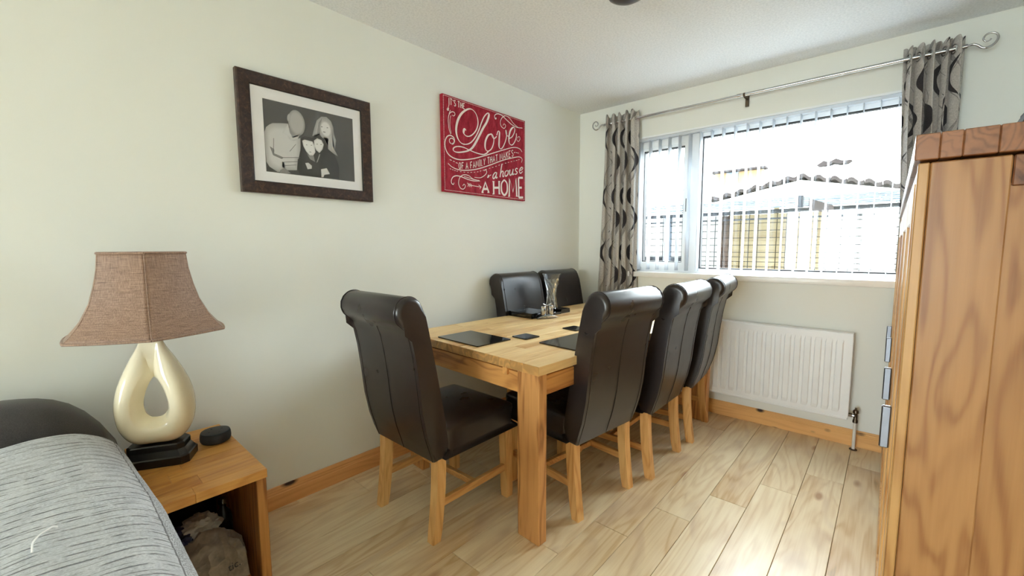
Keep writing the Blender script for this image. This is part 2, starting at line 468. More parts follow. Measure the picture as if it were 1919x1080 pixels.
M['pipe'] = plain('white_painted_pipe', (226, 222, 214), .4)
M['thread'] = plain('white_wool_thread', (240, 240, 240), .9)
# outdoors
M['patio'] = plain('grey_patio_slabs', (128, 128, 124), .9, vscale=3)
M['paving'] = plain('pale_concrete_paving', (200, 199, 195), .9, vscale=3)
M['fence'] = wood('tan_timber_boards', (132, 120, 94), (112, 97, 70), 'X', .8, .9, .15, .2, spec=.1)
M['post'] = plain('grey_painted_post', (70, 78, 88), .8, spec=.1)
M['beam'] = plain('dark_grey_beam', (26, 28, 32), .8, spec=.1)
M['wire'] = plain('dark_wire', (10, 8, 7), .9, spec=0)
M['slate'] = plain('blue_grey_slate', (66, 76, 82), .85, vscale=14, var=.3, spec=.1)
M['slate_dark'] = plain('dark_slate_edge', (54, 58, 64), .7)
M['clay'] = plain('weathered_clay_tile', (40, 36, 36), .9, spec=.05)
M['render_w'] = plain('white_render', (236, 235, 232), .9)
M['render_t'] = plain('sandy_render', (120, 100, 74), .9, spec=.1)
M['brickcol'] = plain('brown_brick', (56, 46, 40), .9, vscale=40, var=.2, spec=.1)
M['foliage'] = plain('grey_green_leaf', (40, 44, 38), .9, spec=.1)
M['winblue'] = plain('house_window_glass', (44, 60, 72), .3)

# ------------------------------------------------------------------ the room
RX = 2.66            # wall behind the cabinet
LX = 3.9             # lounge side wall
def slab(name, a, b, mat): 
    return tag(link(name, box_me(a, b), mat), kind='structure')
floor = slab('floor', (-.0, BY, -.10), (LX, D, -.0115), M['groove'])
# laminate planks, each its own piece (joints and stagger as in the room)
P0, PW_, PL = .046, .1642, 1.40
ends0 = .765-4*.2785   # joint offset of strip 0, each next strip 0.2785 m further
k = -1
while P0+k*PW_ < LX:
    xa, xb = max(.0, P0+k*PW_), min(LX, P0+(k+1)*PW_)
    y = ends0+k*.2785
    while y > BY: y -= PL
    while y < D:
        ya, yb = max(BY, y), min(D, y+PL)
        if yb-ya > .02 and xb-xa > .005 and not (xa > RX and ya > .95):
            box('plank', (xa+.0008, ya+.0008, -.012), (xb-.0008, yb-.0008, 0), M['floor'], floor, .0014)
        y += PL
    k += 1
ceiling = slab('ceiling', (-.12, BY-.12, HT), (LX+.12, D+.12, HT+.1), M['ceiling'])
slab('wall_left', (-.12, BY-.12, 0), (0, D+.12, HT), M['wall'])
def wall_with_hole(name, x0, x1, y0, y1, hx0, hx1, hz0, hz1):
    o = multi_box(name, [((x0, y0, 0), (x1, y1, hz0)), ((x0, y0, hz1), (x1, y1, HT)), ((x0, y0, hz0), (hx0, y1, hz1)), ((hx1, y0, hz0), (x1, y1, hz1))], M['wall'])
    return tag(o, kind='structure')
wall_with_hole('wall_window', 0, LX, D, D+.12, WX0, WX1, WZ0, WZ1)
wall_with_hole('wall_back', 0, LX, BY-.12, BY, BX0, BX1, BZ0, BZ1)
slab('wall_right', (RX, .95, 0), (RX+.12, D, HT), M['wall'])
slab('wall_return', (RX+.12, .95, 0), (LX, 1.07, HT), M['wall'])
slab('wall_lounge', (LX, BY, 0), (LX+.12, D+.12, HT), M['wall'])
# skirting boards with a moulded top
SK = [(0, 0), (.019, 0), (.019, .066), (.016, .070), (.0165, .075), (.0125, .082), (.0125, .087), (.009, .093), (.006, .100), (0, .100)]
def skirting(name, axis, a0, a1, flip, at, mat):
    bm = bmesh.new(); mid = (a0+a1)/2
    prism(bm, [((-p if flip else p), z) for p, z in SK], axis, a0-mid, a1-mid)
    me = finish(bm, name)
    loc = (at, mid, 0) if axis == 'Y' else (mid, at, 0)
    return tag(link(name, me, mat, None, loc), kind='structure')
skirting('baseboard_left', 'Y', BY, D, False, 0, M['skirt'])
skirting('baseboard_window', 'X', .02, RX, True, D, M['skirtx'])
skirting('baseboard_back', 'X', .02, LX, False, BY, M['skirtx'])
skirting('baseboard_lounge', 'Y', BY, .95, True, LX, M['skirt'])

# ------------------------------------------------------------------ windows
def ring_boxes(x0, x1, z0, z1, y0, y1, w):
    return [((x0, y0, z0), (x1, y1, z0+w)), ((x0, y0, z1-w), (x1, y1, z1)), ((x0, y0, z0+w), (x0+w, y1, z1-w)), ((x1-w, y0, z0+w), (x1, y1, z1-w))]
w1 = tag(empty('window_1', ((WX0+WX1)/2, D+.06, WZ0)), kind='structure')
def wl(o): o.location -= w1.location; return o
FY0, FY1 = D+.055, D+.12
fr = multi_box('window_frame', ring_boxes(WX0, WX1, WZ0, WZ1, FY0, FY1, .038) + [((.955, FY0, WZ0+.038), (1.035, FY1, WZ1-.038))], M['upvc'], w1); wl(fr)
sash = multi_box('opening_sash', ring_boxes(.538, .955, 1.068, 2.067, FY0-.012, FY1-.01, .045), M['upvc'], w1); wl(sash)
wl(multi_box('gasket', ring_boxes(.583, .910, 1.113, 2.000, FY0-.004, FY1-.02, .006), M['gasket'], w1))
wl(multi_box('gasket', ring_boxes(1.035, WX1-.038, 1.068, 2.045, FY0+.006, FY1-.02, .008), M['gasket'], w1))
wl(multi_box('bead', [((1.035, FY0+.004, 2.045), (WX1-.038, FY1-.02, 2.067)), ((.583, FY0-.004, 2.0), (.910, FY1-.02, 2.022))], M['upvc'], w1))
wl(box('pane', (.583, D+.085, 1.113), (.910, D+.089, 2.0), M['glass'], w1, 0))
wl(box('pane', (1.035, D+.085, 1.068), (WX1-.038, D+.089, 2.045), M['glass'], w1, 0))
wl(box('window_handle', (.935, D+.018, 1.50), (.950, D+.05, 1.60), M['lacquer'], w1, .003))
sill = box('window_sill', (WX0-.03, D-.045, .992), (WX1+.03, D+.10, 1.034), M['sillw'], w1, .006, 2); wl(sill)
wl(multi_box('head_trim', [((WX0, D-.004, WZ1-.012), (WX1, D+.05, WZ1))], M['upvc'], w1))
# wide window at the lounge end, behind the camera
w2 = tag(empty('window_2', ((BX0+BX1)/2, BY-.06, BZ0)), kind='structure')
bb = ring_boxes(BX0, BX1, BZ0, BZ1, BY-.12, BY-.05, .05)
for q in (1, 2): xq = BX0+(BX1-BX0)*q/3; bb.append(((xq-.03, BY-.12, BZ0+.05), (xq+.03, BY-.05, BZ1-.05)))
o = multi_box('window_frame', bb, M['upvc'], w2); o.location -= w2.location
for q in range(3):
    xa = BX0+(BX1-BX0)*q/3+.05; xb = BX0+(BX1-BX0)*(q+1)/3-.05
    o = box('pane', (xa-.02, BY-.09, BZ0+.05), (xb+.02, BY-.086, BZ1-.05), M['glass'], w2, 0); o.location -= w2.location
o = box('window_sill', (BX0-.03, BY-.10, BZ0-.04), (BX1+.03, BY+.06, BZ0+.002), M['sillw'], w2, .006); o.location -= w2.location

# ------------------------------------------------------------------ dining chairs
CW = .225            # half width
def chair_frame_profile():
    rear = [(.020, .352), (.006, .40), (-.016, .47), (-.036, .57), (-.050, .70), (-.063, .80), (-.078, .875), (-.093, .915)]
    c, r = (-.080, .988), .062
    roll = [(c[0]+r*math.cos(a), c[1]+r*math.sin(a)) for a in [math.radians(d) for d in (238, 215, 190, 165, 140, 115, 90, 65, 42, 20)]]
    front = [(-.012, .965), (.002, .90), (.018, .82), (.036, .73), (.058, .61), (.078, .50), (.088, .42), (.088, .352)]
    return rear + roll + front
def make_chair():
    """local axes: +X is the way the sitter faces, origin on the floor between the back feet"""
    root = empty('dining_chair')
    bm = bmesh.new(); prof = chair_frame_profile()
    fa, fb, fs = prism(bm, [(f, z) for f, z in prof], 'Y', -CW, CW)
    ed = [e for e in bm.edges if (all(abs(v.co.y+CW) < 1e-6 for v in e.verts) or all(abs(v.co.y-CW) < 1e-6 for v in e.verts))]
    bmesh.ops.bevel(bm, geom=ed, offset=.020, segments=4, profile=.55, affect='EDGES')
    back = link('backrest', finish(bm, 'backrest', math.radians(55)), M['leather'], root)
    # stitched seams: centre of the back, both edges of the back panel, crease under the roll
    rear = [p for p in prof[:8]]
    def seam(pts, r=.0016): return tube_obj('seam', pts, r, M['leather'], back, 6)
    seam([Vector((f-.0008, 0, z)) for f, z in [Vector(p) for p in spline(rear, 4)]])
    for s in (-1, 1):
        pts = [Vector((f-.0004, s*(CW-.021), z)) for f, z in [Vector(p) for p in spline(rear+prof[8:18], 3)]]
        seam(pts, .0018)
        ff = [Vector((f+.0004, s*(CW-.021), z)) for f, z in [Vector(p) for p in spline(prof[17:24], 3)]]
        seam(ff, .0018)
    seam([Vector((prof[7][0]-.001, y, prof[7][1]+.004)) for y in (-CW+.022, 0, CW-.022)], .0022)
    # seat
    bm = bmesh.new()
    nx, ny = 10, 10
    def top(u, v):
        f = .075+u*(.505-.075); y = (v*2-1)*CW
        return (f, y, .478+.016*(1-(2*u-1)**4)*(1-(2*v-1)**4))
    V = [[bm.verts.new(top(i/nx, j/ny)) for j in range(ny+1)] for i in range(nx+1)]
    for i in range(nx):
        for j in range(ny): bm.faces.new([V[i][j], V[i+1][j], V[i+1][j+1], V[i][j+1]])
    loop = [V[i][0] for i in range(nx+1)]+[V[nx][j] for j in range(1, ny+1)]+[V[i][ny] for i in range(nx-1, -1, -1)]+[V[0][j] for j in range(ny-1, 0, -1)]
    low = [bm.verts.new((v.co.x, v.co.y, .362)) for v in loop]
    n = len(loop)
    for i in range(n): bm.faces.new([loop[i], low[i], low[(i+1) % n], loop[(i+1) % n]])
    bm.faces.new(low)
    bm.normal_update()
    ed = [e for e in bm.edges if len(e.link_faces) == 2 and e.calc_face_angle(0) > .6]
    bmesh.ops.bevel(bm, geom=ed, offset=.022, segments=3, profile=.6, affect='EDGES')
    seat = link('seat', finish(bm, 'seat', math.radians(50)), M['leather'], root)
    # legs
    def leg(f0, f1, s, curve):
        bm = bmesh.new(); prev = None; hw = .0225
        N = 8
        for i in range(N+1):
            t = i/N; z = .375*(1-t)
            f = f0+(f1-f0)*(t**curve)
            h = hw*(1-.06*t)
            ring = [bm.verts.new((f+a*h, b*h, z)) for a, b in ((-1,-1),(1,-1),(1,1),(-1,1))]
            if prev:
                for k2 in range(4): bm.faces.new([prev[k2], prev[(k2+1) % 4], ring[(k2+1) % 4], ring[k2]])
            else: bm.faces.new(ring)
            prev = ring
        bm.faces.new(prev[::-1])
        ed = [e for e in bm.edges if abs(e.verts[0].co.z-e.verts[1].co.z) > .01]
        bmesh.ops.bevel(bm, geom=ed, offset=.003, segments=1, affect='EDGES')
        o = link('leg', finish(bm, 'leg'), M['cleg'], root, (0, s*(CW-.0265), 0)); return o
    for s in (-1, 1):
        leg(.056, .0225, s, 1.9); leg(.468, .478, s, 1.0)
        box('side_rail', (.035, s*(CW-.0265)-.011, .138), (.468, s*(CW-.0265)+.011, .172), M['crail'], root, .002)
    box('cross_rail', (.250, -(CW-.04), .142), (.272, CW-.04, .170), M['crail'], root, .002)
    return root
chair0 = make_chair()
def place_chair(first, x, y, face, label, group='high-back leather chairs around the dining table'):
    o = chair0 if first else copy_tree(chair0)
    o.location = (x, y, 0); o.rotation_euler = (0, 0, math.radians(face))
    return tag(o, label, 'chair', group)
place_chair(True, .562, 1.013, 90, 'dark leather roll-top chair at the near end of the table, nearest the picture frame wall')
place_chair(False, 1.180, 1.756, 173, 'dark leather roll-top chair beside the near table leg, nearest in the row of three')
place_chair(False, 1.252, 2.314, 180.7, 'dark leather roll-top chair in the middle of the row of three on the open side')
place_chair(False, 1.250, 2.890, 185, 'dark leather roll-top chair nearest the radiator, last in the row of three')
place_chair(False, .147, 2.355, 0, 'dark leather chair against the left wall behind the stack of placemats')
place_chair(False, .147, 2.885, 0, 'dark leather chair in the corner by the left curtain, behind the glass vase')

# ------------------------------------------------------------------ dining table
TA = math.radians(-3.4); TZ = .765; TL = 1.85; TW = 1.0
table = empty('dining_table', (1.122, 1.286, 0), TA, label='long oiled oak dining table with block-jointed top and slab legs', cat='table')
# local: x from -TW..0, y from 0..TL
ttop = empty('tabletop'); ttop.parent = table
staves(ttop, -TW, 0, 0, TL, TZ-.038, TZ, 12, 3.4, M['table'])
def tleg(x0, y0):
    box('leg', (x0, y0, 0), (x0+.122, y0+.05, TZ-.038), M['tleg'], table, .003)
for x0 in (-.131, -TW+.009):
    for y0 in (.012, TL-.062): tleg(x0, y0)
box('end_rail', (-TW+.131, .020, TZ-.138), (-.131, .044, TZ-.05), M['trail'], table, .002)
box('end_rail', (-TW+.131, TL-.044, TZ-.138), (-.131, TL-.020, TZ-.05), M['trail'], table, .002)
box('side_rail', (-.040, .062, TZ-.132), (-.016, TL-.062, TZ-.05), M['trail_y'], table, .002)
box('side_rail', (-TW+.016, .062, TZ-.132), (-TW+.040, TL-.062, TZ-.05), M['trail_y'], table, .002)
for xr in (-TW+.150, -.215):
    box('runner', (xr, .006, TZ-.072), (xr+.028, TL-.010, TZ-.0385), M['trail_y'], table, .002)

# ------------------------------------------------------------------ things on the table
def mat_mesh(w, l, h):
    bm = bmesh.new(); bm_box(bm, (-w/2, -l/2, 0), (w/2, l/2, h))
    ed = [e for e in bm.edges if abs(e.verts[0].co.z-e.verts[1].co.z) > h*.5]
    bmesh.ops.bevel(bm, geom=ed, offset=.004, segments=2, affect='EDGES')
    me = finish(bm, 'mat'); me.materials.append(M['gloss_black']); return me
MAT = mat_mesh(.32, .225, .0055); SMAT = mat_mesh(.218, .19, .0055); COA = mat_mesh(.105, .105, .0055)
ZT = TZ+.0003
def put(me, name, x, y, z, rz, label, cat, group=None):
    o = link(name, me, None, None, (x, y, z), (0, 0, math.radians(rz))); return tag(o, label, cat, group)
put(MAT, 'placemat', .543, 1.482, ZT, -3, 'glossy black placemat at the near end of the table', 'placemat')
put(MAT, 'placemat', .985, 1.770, ZT, 86, 'glossy black placemat half hidden behind the nearest chair of the row', 'placemat')
put(COA, 'coaster', .722, 1.687, ZT, -5, 'square black coaster between the two laid placemats', 'coaster')
put(COA, 'coaster', .792, 2.045, ZT, -8, 'square black coaster further along the table, beside a chair back', 'coaster')
ORD = ('bottom', 'second from bottom', 'third from bottom', 'third from top', 'second from top', 'topmost')
for i in range(6):
    put(SMAT, 'placemat', .292+random.uniform(-.002, .002), 2.245+random.uniform(-.002, .002), ZT+i*.0057, -3.5+random.uniform(-.5, .5), (ORD[i]+' black placemat of the stack in front of a left-wall chair').strip(), 'placemat', 'stacked placemats')
for i in range(3):
    put(COA, 'coaster', .360, 2.398, ZT+i*.0057, -3+i*.6, ('bottom', 'middle', 'topmost')[i]+' black coaster of the lower stack beside the salt and pepper set', 'coaster', 'lower stack of coasters')
for i in range(5):
    put(COA, 'coaster', .356+random.uniform(-.0015, .0015), 2.512, ZT+i*.0057, -3+random.uniform(-2, 2), ('bottom', 'second from bottom', 'middle', 'second from top', 'topmost')[i]+' black coaster of the taller stack beyond the salt and pepper set', 'coaster', 'taller stack of coasters')
# cruet stand with two steel shakers
st = empty('cruet_stand', (.447, 2.235, ZT), math.radians(64), label='curved steel stand holding two shakers with a bent top handle', cat='cruet stand')
def arch(u, v): 
    x = (u*2-1)*.078
    return (x, (v*2-1)*.030*(1-.5*abs(u*2-1)**2), .004+.020*(1-(u*2-1)**2))
me = grid_me(arch, 16, 4, 'base_plate')
o = link('base_plate', me, M['chrome'], st); o.modifiers.new('thick', 'SOLIDIFY').thickness = .002
tube_obj('stem', [(0, 0, .0), (0, 0, .085)], .0035, M['chrome'], st, 10)
tube_obj('handle', [Vector(p) for p in spline([(-.030, 0, .098), (-.016, 0, .089), (0, 0, .085), (.016, 0, .089), (.030, 0, .098)], 4)], .0042, M['chrome'], st, 10)
for i, (sx, lab) in enumerate(((-.027, 'ribbed steel shaker on the nearer side of the cruet stand'), (.027, 'ribbed steel shaker on the farther side of the cruet stand'))):
    c_, s_ = math.cos(math.radians(64)), math.sin(math.radians(64))
    sh = empty('shaker', (.447+c_*sx, 2.235+s_*sx, ZT+.0225), label=lab, cat='shaker')
    bm = bmesh.new(); lathe(bm, [(0, 0), (.0165, 0), (.0175, .002), (.0175, .046), (.0165, .048), (0, .048)], 24)
    link('body', finish(bm, 'body', math.radians(30)), M['steel'], sh)
    bm = bmesh.new(); lathe(bm, [(0, .048), (.0172, .048), (.0172, .058), (.0155, .0605), (0, .0605)], 24)
    link('cap', finish(bm, 'cap', math.radians(30)), M['chrome'], sh)
# twisted glass vase
t = NT('clear_twisted_glass')
t.b.inputs['Base Color'].default_value = (.93, .95, .95, 1)
rn = t.ramp(t.noise(t.obj(), 30, 2), [(.3, (.02,)*3+(1,)), (.7, (.06,)*3+(1,))])
t.l(rn, t.b.inputs['Roughness'])
t.b.inputs['Transmission Weight'].default_value = 1.0; t.b.inputs['IOR'].default_value = 1.45
M['vase'] = t.m
def vase_me():
    bm = bmesh.new(); seg, N = 72, 48; H_ = .275
    prof = lambda q: (.046-.018*math.sin(min(1, q/.55)*PI*.5)+.040*max(0, (q-.45)/.55)**1.7)
    outer = []; inner = []
    for i in range(N+1):
        q = i/N; z = q*H_; r0 = prof(q); ring = []; ri = []
        for k2 in range(seg):
            a = 2*PI*k2/seg; amp = .0058*(1 if .05 < q < .86 else .0)
            r = r0+amp*math.cos(10*(a+q*3.6))
            ring.append(bm.verts.new((r*math.cos(a), r*math.sin(a), z)))
            r2 = r0-.0055; ri.append(bm.verts.new((r2*math.cos(a), r2*math.sin(a), max(z, .014))))
        outer.append(ring); inner.append(ri)
    for R_ in (outer, inner):
        for A, B in zip(R_, R_[1:]):
            for k2 in range(seg):
                try: bm.faces.new([A[k2], A[(k2+1) % seg], B[(k2+1) % seg], B[k2]])
                except ValueError: pass
    for k2 in range(seg): bm.faces.new([outer[-1][k2], outer[-1][(k2+1) % seg], inner[-1][(k2+1) % seg], inner[-1][k2]])
    bm.faces.new(outer[0][::-1]); bm.faces.new(inner[0])
    return finish(bm, 'glass_vase', math.radians(60))
link('glass_vase', vase_me(), M['vase'], None, (.285, 2.505, ZT), label='tall clear glass vase with twisted ribs and flared rim', cat='vase')

# ------------------------------------------------------------------ radiator
rad = empty('radiator', (1.5, D, 0), label='white fluted panel radiator under the window', cat='radiator')
RA0, RA1, RZ0, RZ1, RYF = .96, 1.988, .188, .705, D-.100
def rl(o): o.location -= rad.location; return o
def flute_panel():
    bm = bmesh.new(); pitch = .0535; n = int((RA1-RA0-.05)/pitch); x0 = (RA0+RA1)/2-n*pitch/2
    xs = [RA0]; ds = [0]
    for i in range(n):
        c = x0+(i+.5)*pitch
        for dx, d in ((-.018, 0), (-.012, .007), (.012, .007), (.018, 0)): xs.append(c+dx); ds.append(d)
    xs.append(RA1); ds.append(0)
    zs = [(RZ0, 0), (RZ0+.035, 0), (RZ0+.060, 1), (RZ1-.058, 1), (RZ1-.033, 0), (RZ1, 0)]
    V = [[bm.verts.new((x, RYF+.006-d*k2, z)) for x, d in zip(xs, ds)] for z, k2 in zs]
    for A, B in zip(V, V[1:]):
        for i in range(len(xs)-1): bm.faces.new([A[i], A[i+1], B[i+1], B[i]])
    me = bpy.data.meshes.new('front_panel'); bmesh.ops.recalc_face_normals(bm, faces=bm.faces[:]); bm.to_mesh(me); bm.free()
    return me
fp = link('front_panel', flute_panel(), M['white'], rad); fp.modifiers.new('thick', 'SOLIDIFY').thickness = .004; rl(fp)
rl(box('top_cover', (RA0-.004, RYF+.002, RZ1-.006), (RA1+.004, D-.028, RZ1+.008), M['white'], rad, .003))
rl(box('side_cover', (RA1-.003, RYF+.004, RZ0+.004), (RA1+.004, D-.028, RZ1-.006), M['white'], rad, .002))
rl(box('side_cover', (RA0-.004, RYF+.004, RZ0+.004), (RA0+.003, D-.028, RZ1-.006), M['white'], rad, .002))
rl(box('bottom_rail', (RA0, RYF-.001, RZ0-.006), (RA1+.002, RYF+.02, RZ0+.010), M['white'], rad, .004))
rl(box('back_panel', (RA0+.006, D-.04, RZ0+.01), (RA1-.006, D-.030, RZ1-.01), M['white'], rad, .002))
for bx in (1.15, 1.80): rl(box('wall_bracket', (bx, D-.032, RZ0+.05), (bx+.03, D, RZ1-.06), M['white'], rad, .001))
vv = empty('valve'); vv.parent = rad; vv.location = (0, 0, 0)
def vl(o): o.location -= rad.location; return o
bm = bmesh.new(); tube(bm, [(1.990, D-.075, .212), (2.010, D-.075, .212)], .012, 6); o = link('union_nut', finish(bm, 'union_nut'), M['brass'], vv); vl(o)
bm = bmesh.new(); tube(bm, [(2.008, D-.075, .212), (2.026, D-.075, .212)], .008, 12); vl(link('valve_body', finish(bm, 'valve_body', 1), M['chrome'], vv))
bm = bmesh.new(); lathe(bm, [(0, .170), (.013, .170), (.013, .186), (.010, .190), (.010, .226), (.015, .232), (.013, .246), (.006, .252), (.005, .262), (0, .262)], 12, (2.026, D-.075, 0)); vl(link('valve_cap', finish(bm, 'valve_cap', .7), M['brass'], vv))
bm = bmesh.new(); tube(bm, [(2.026, D-.075, 0.0005), (2.026, D-.075, .175)], .0085, 14); vl(link('pipe', finish(bm, 'pipe', 1), M['pipe'], vv))
bm = bmesh.new(); lathe(bm, [(.009, 0.0004), (.020, .0004), (.020, .004), (.009, .006)], 18, (2.026, D-.075, 0)); vl(link('floor_collar', finish(bm, 'floor_collar', 1), M['groove'], vv))

# ------------------------------------------------------------------ curtain pole and curtains
PY, PZ = D-.088, 2.238
pole = empty('curtain_pole', (1.3, D, PZ), label='thin steel curtain pole with scrolled ends across the window wall', cat='curtain pole')
def pl_(o): o.location -= pole.location; return o
bm = bmesh.new(); tube(bm, [(.285, PY, PZ), (1.30, PY, PZ)], .0088, 14); pl_(link('rod', finish(bm, 'rod', 1), M['steel'], pole))
bm = bmesh.new(); tube(bm, [(1.30, PY, PZ), (2.352, PY, PZ)], .0108, 14); pl_(link('outer_rod', finish(bm, 'outer_rod', 1), M['steel'], pole))
bm = bmesh.new(); tube(bm, [(1.290, PY, PZ), (1.312, PY, PZ)], .0135, 14); pl_(link('joint_collar', finish(bm, 'joint_collar', 1), M['steel'], pole))
def finial(s, x0):
    pts = [(0, 0), (.018, .004), (.036, -.006), (.052, -.022), (.072, -.026), (.092, -.014), (.103, .008), (.098, .030), (.080, .041), (.062, .036), (.053, .020), (.060, .006), (.074, .006), (.080, .014)]
    P = spline([(x0+s*a, PY, PZ+b) for a, b in pts], 5)
    n = len(P); rr = [.0062-.0030*(i/n) for i in range(n)]
    bm = bmesh.new(); tube(bm, P, rr, 10); pl_(link('scroll_finial', finish(bm, 'scroll_finial', 1), M['steel'], pole))
finial(1, 2.352); finial(-1, .285)
for bx in (.32, 1.335, 2.325):
    bm = bmesh.new(); tube(bm, [(bx, PY, PZ-.012), (bx, D-.012, PZ-.012)], .006, 10); bm_box(bm, (bx-.011, D-.012, PZ-.058), (bx+.011, D, PZ+.016))
    tube(bm, [(bx-.006, PY, PZ), (bx+.006, PY, PZ)], .0125, 14)
    pl_(link('bracket', finish(bm, 'bracket'), M['brass'], pole))
def curtain(name, label, x0, x1, b0, b1, zt, zb, nf, flat, seed, ph=0):
    root = empty(name, ((x0+x1)/2, D-.06, 0), label=label, cat='curtain')
    r = random.Random(seed); w = [r.uniform(.7, 1.3) for _ in range(40)]
    def fn(u, v):
        z = zt+(zb-zt)*v
        e = v**1.7
        a, b = x0+(b0-x0)*e, x1+(b1-x1)*e
        amp = .030*(1+.25*math.sin(u*9+seed))*(1-.25*v)
        uu = u+.018*math.sin(2*PI*u*2+seed)*(.3+v)
        yy = (PY+.006)+(D-.060-PY)*min(1, v*1.8)
        fx = .012*math.sin(4*PI*nf*uu)*(.4+.6*v)+.006*math.sin(7*v+u*20)
        y = yy+amp*math.sin(2*PI*nf*uu+ph)
        y = min(y, D-.012)
        top = .010*math.sin(2*PI*nf*uu*2+.8)*(1-min(1, v*14))
        return (a+(b-a)*u+fx-root.location.x, y-root.location.y, z+top)
    me = grid_me(fn, 120, 70, name, lambda u, v: (u*flat+seed*.37, -v*(zt-zb)))
    o = link('cloth', me, M['curtain'], root)
    o.modifiers.new('thick', 'SOLIDIFY').thickness = .0016
    for i in range(nf):
        u = (i+.5-ph/(2*PI))/nf
        if 0 < u < 1:
            x, y, z = fn(u, (zt-PZ)/(zt-zb))
            bm = bmesh.new()
            ringp = [(0, .022*math.cos(a), .022*math.sin(a)) for a in [2*PI*q/20 for q in range(21)]]
            tube(bm, ringp, .0035, 6, False)
            link('eyelet', finish(bm, 'eyelet', 1), M['steel'], root, (x, PY-root.location.y, PZ), (0, 0, math.radians(20)))
    return root
curtain('curtain', 'grey curtain with black wave pattern left of the window, hanging to the table', .292, .575, .175, .585, 2.298, .10, 5, .58, 1, 1.2)
curtain('curtain', 'grey curtain with black wave pattern right of the window, above the oak cabinet', 2.112, 2.338, 2.30, 2.44, 2.292, .10, 5, .50, 4, .4)

# ------------------------------------------------------------------ vertical blind
bl = empty('vertical_blind', ((WX0+WX1)/2, D+.02, WZ1), label='white vertical blind with slats turned open across the window', cat='blind')
def bl_(o): o.location -= bl.location; return o
bl_(box('headrail', (WX0+.012, D+.004, 2.072), (WX1-.012, D+.036, 2.092), M['vane'], bl, .002))
vm = grid_me(lambda u, v: (.0035*(1-(2*u-1)**2), (u-.5)*.076, -v*1.020), 6, 1, 'vane')
first = None
for i in range(23):
    x = 2.185-.0768*i
    if x < WX0+.02: break
    o = link('vane', vm, M['vane'], bl, (x-bl.location.x, 0, 2.070-bl.location.z), (0, 0, math.radians(random.uniform(-3, 4))))
    if i == 0: vm.materials.clear(); vm.materials.append(M['vane'])
    o.modifiers.new('thick', 'SOLIDIFY').thickness = .0006
    bl_(box('hook', (x-.004, D+.014, 2.064), (x+.004, D+.026, 2.076), M['upvc'], bl, 0))

# ------------------------------------------------------------------ framed photograph
PHY, PHZ, PHW, PHH = .619, 1.4805, .620, .516
ph = empty('framed_photo', (0, PHY+PHW/2, PHZ), label='black and white family photograph in a wide dark bronze frame', cat='picture')
def ring(name, y0, y1, z0, z1, w, xb, xf, xi, mat):
    """mitred frame: outer edge xf deep, sloping to xi at the inner edge"""
    bm = bmesh.new(); oy = PHY+PHW/2; oz = PHZ
    outer = [(y0, z0), (y1, z0), (y1, z1), (y0, z1)]; inner = [(y0+w, z0+w), (y1-w, z0+w), (y1-w, z1-w), (y0+w, z1-w)]
    mid = [(a[0]+(b[0]-a[0])*.12, a[1]+(b[1]-a[1])*.12) for a, b in zip(outer, inner)]
    L = []
    for pts, x in ((outer, xb), (outer, xf-.003), (mid, xf), (inner, xi), (inner, xb)): L.append([bm.verts.new((x, p[0]-oy, p[1]-oz)) for p in pts])
    for A, B in zip(L, L[1:]+L[:1]):
        for i in range(4): bm.faces.new([A[i], A[(i+1) % 4], B[(i+1) % 4], B[i]])
    return link(name, finish(bm, name), mat, ph)
ring('frame', PHY, PHY+PHW, PHZ, PHZ+PHH, .050, .001, .030, .024, M['frame'])
ring('inner_lip', PHY+.049, PHY+PHW-.049, PHZ+.049, PHZ+PHH-.049, .005, .010, .0225, .020, M['lacquer'])
box('mount', (.008, -PHW/2+.05, .05), (.0155, PHW/2-.05, PHH-.05), M['mount'], ph, 0)
t = NT('monochrome_print'); at_ = t.n('ShaderNodeVertexColor'); at_.layer_name = 'grey'
gr = t.noise(t.obj(), 900, 2)
t.set(t.mix(.06, at_.outputs[0], gr), .35, spec=.4); M['print'] = t.m
def photo_me():
    W_, H_ = .421, .317
    bm = bmesh.new(); cl = bm.loops.layers.color.new('grey')
    def P(p, x): return (x, (p[0]/1000-.5)*W_, (p[1]/680-.5)*H_)
    def setc(f, cs):
        for l, c in zip(f.loops, cs):
            c = c**.78; l[cl] = (c, c, c, 1)
    v = [bm.verts.new(P(p, 0)) for p in ((0,0),(1000,0),(1000,680),(0,680))]
    setc(bm.faces.new(v), (.16, .22, .26, .22))
    for i, (ge, gc, pts) in enumerate(PHOTO):
        x = .00003*(i+1)
        pts = [(min(998, max(2, a)), min(678, max(2, b))) for a, b in pts]
        e = [bm.verts.new(P(p, x)) for p in pts]
        if ge == gc or len(pts) > 30:
            f = bm.faces.new(e); setc(f, [ge]*len(e)); continue
        cy = sum(p[0] for p in pts)/len(pts); cz = sum(p[1] for p in pts)/len(pts)
        ins = [bm.verts.new(P((cy+(p[0]-cy)*.72, cz+(p[1]-cz)*.72), x)) for p in pts]
        n = len(pts)
        for k2 in range(n):
            setc(bm.faces.new([e[k2], e[(k2+1) % n], ins[(k2+1) % n], ins[k2]]), (ge, ge, gc, gc))
        f = bm.faces.new(ins); setc(f, [gc]*n)
    bmesh.ops.triangulate(bm, faces=[f for f in bm.faces if len(f.verts) > 4])
    for f in bm.faces:
        f.normal_update()
        if f.normal.x < 0: f.normal_flip()
    me = bpy.data.meshes.new('photo_print'); bm.to_mesh(me); bm.free(); return me
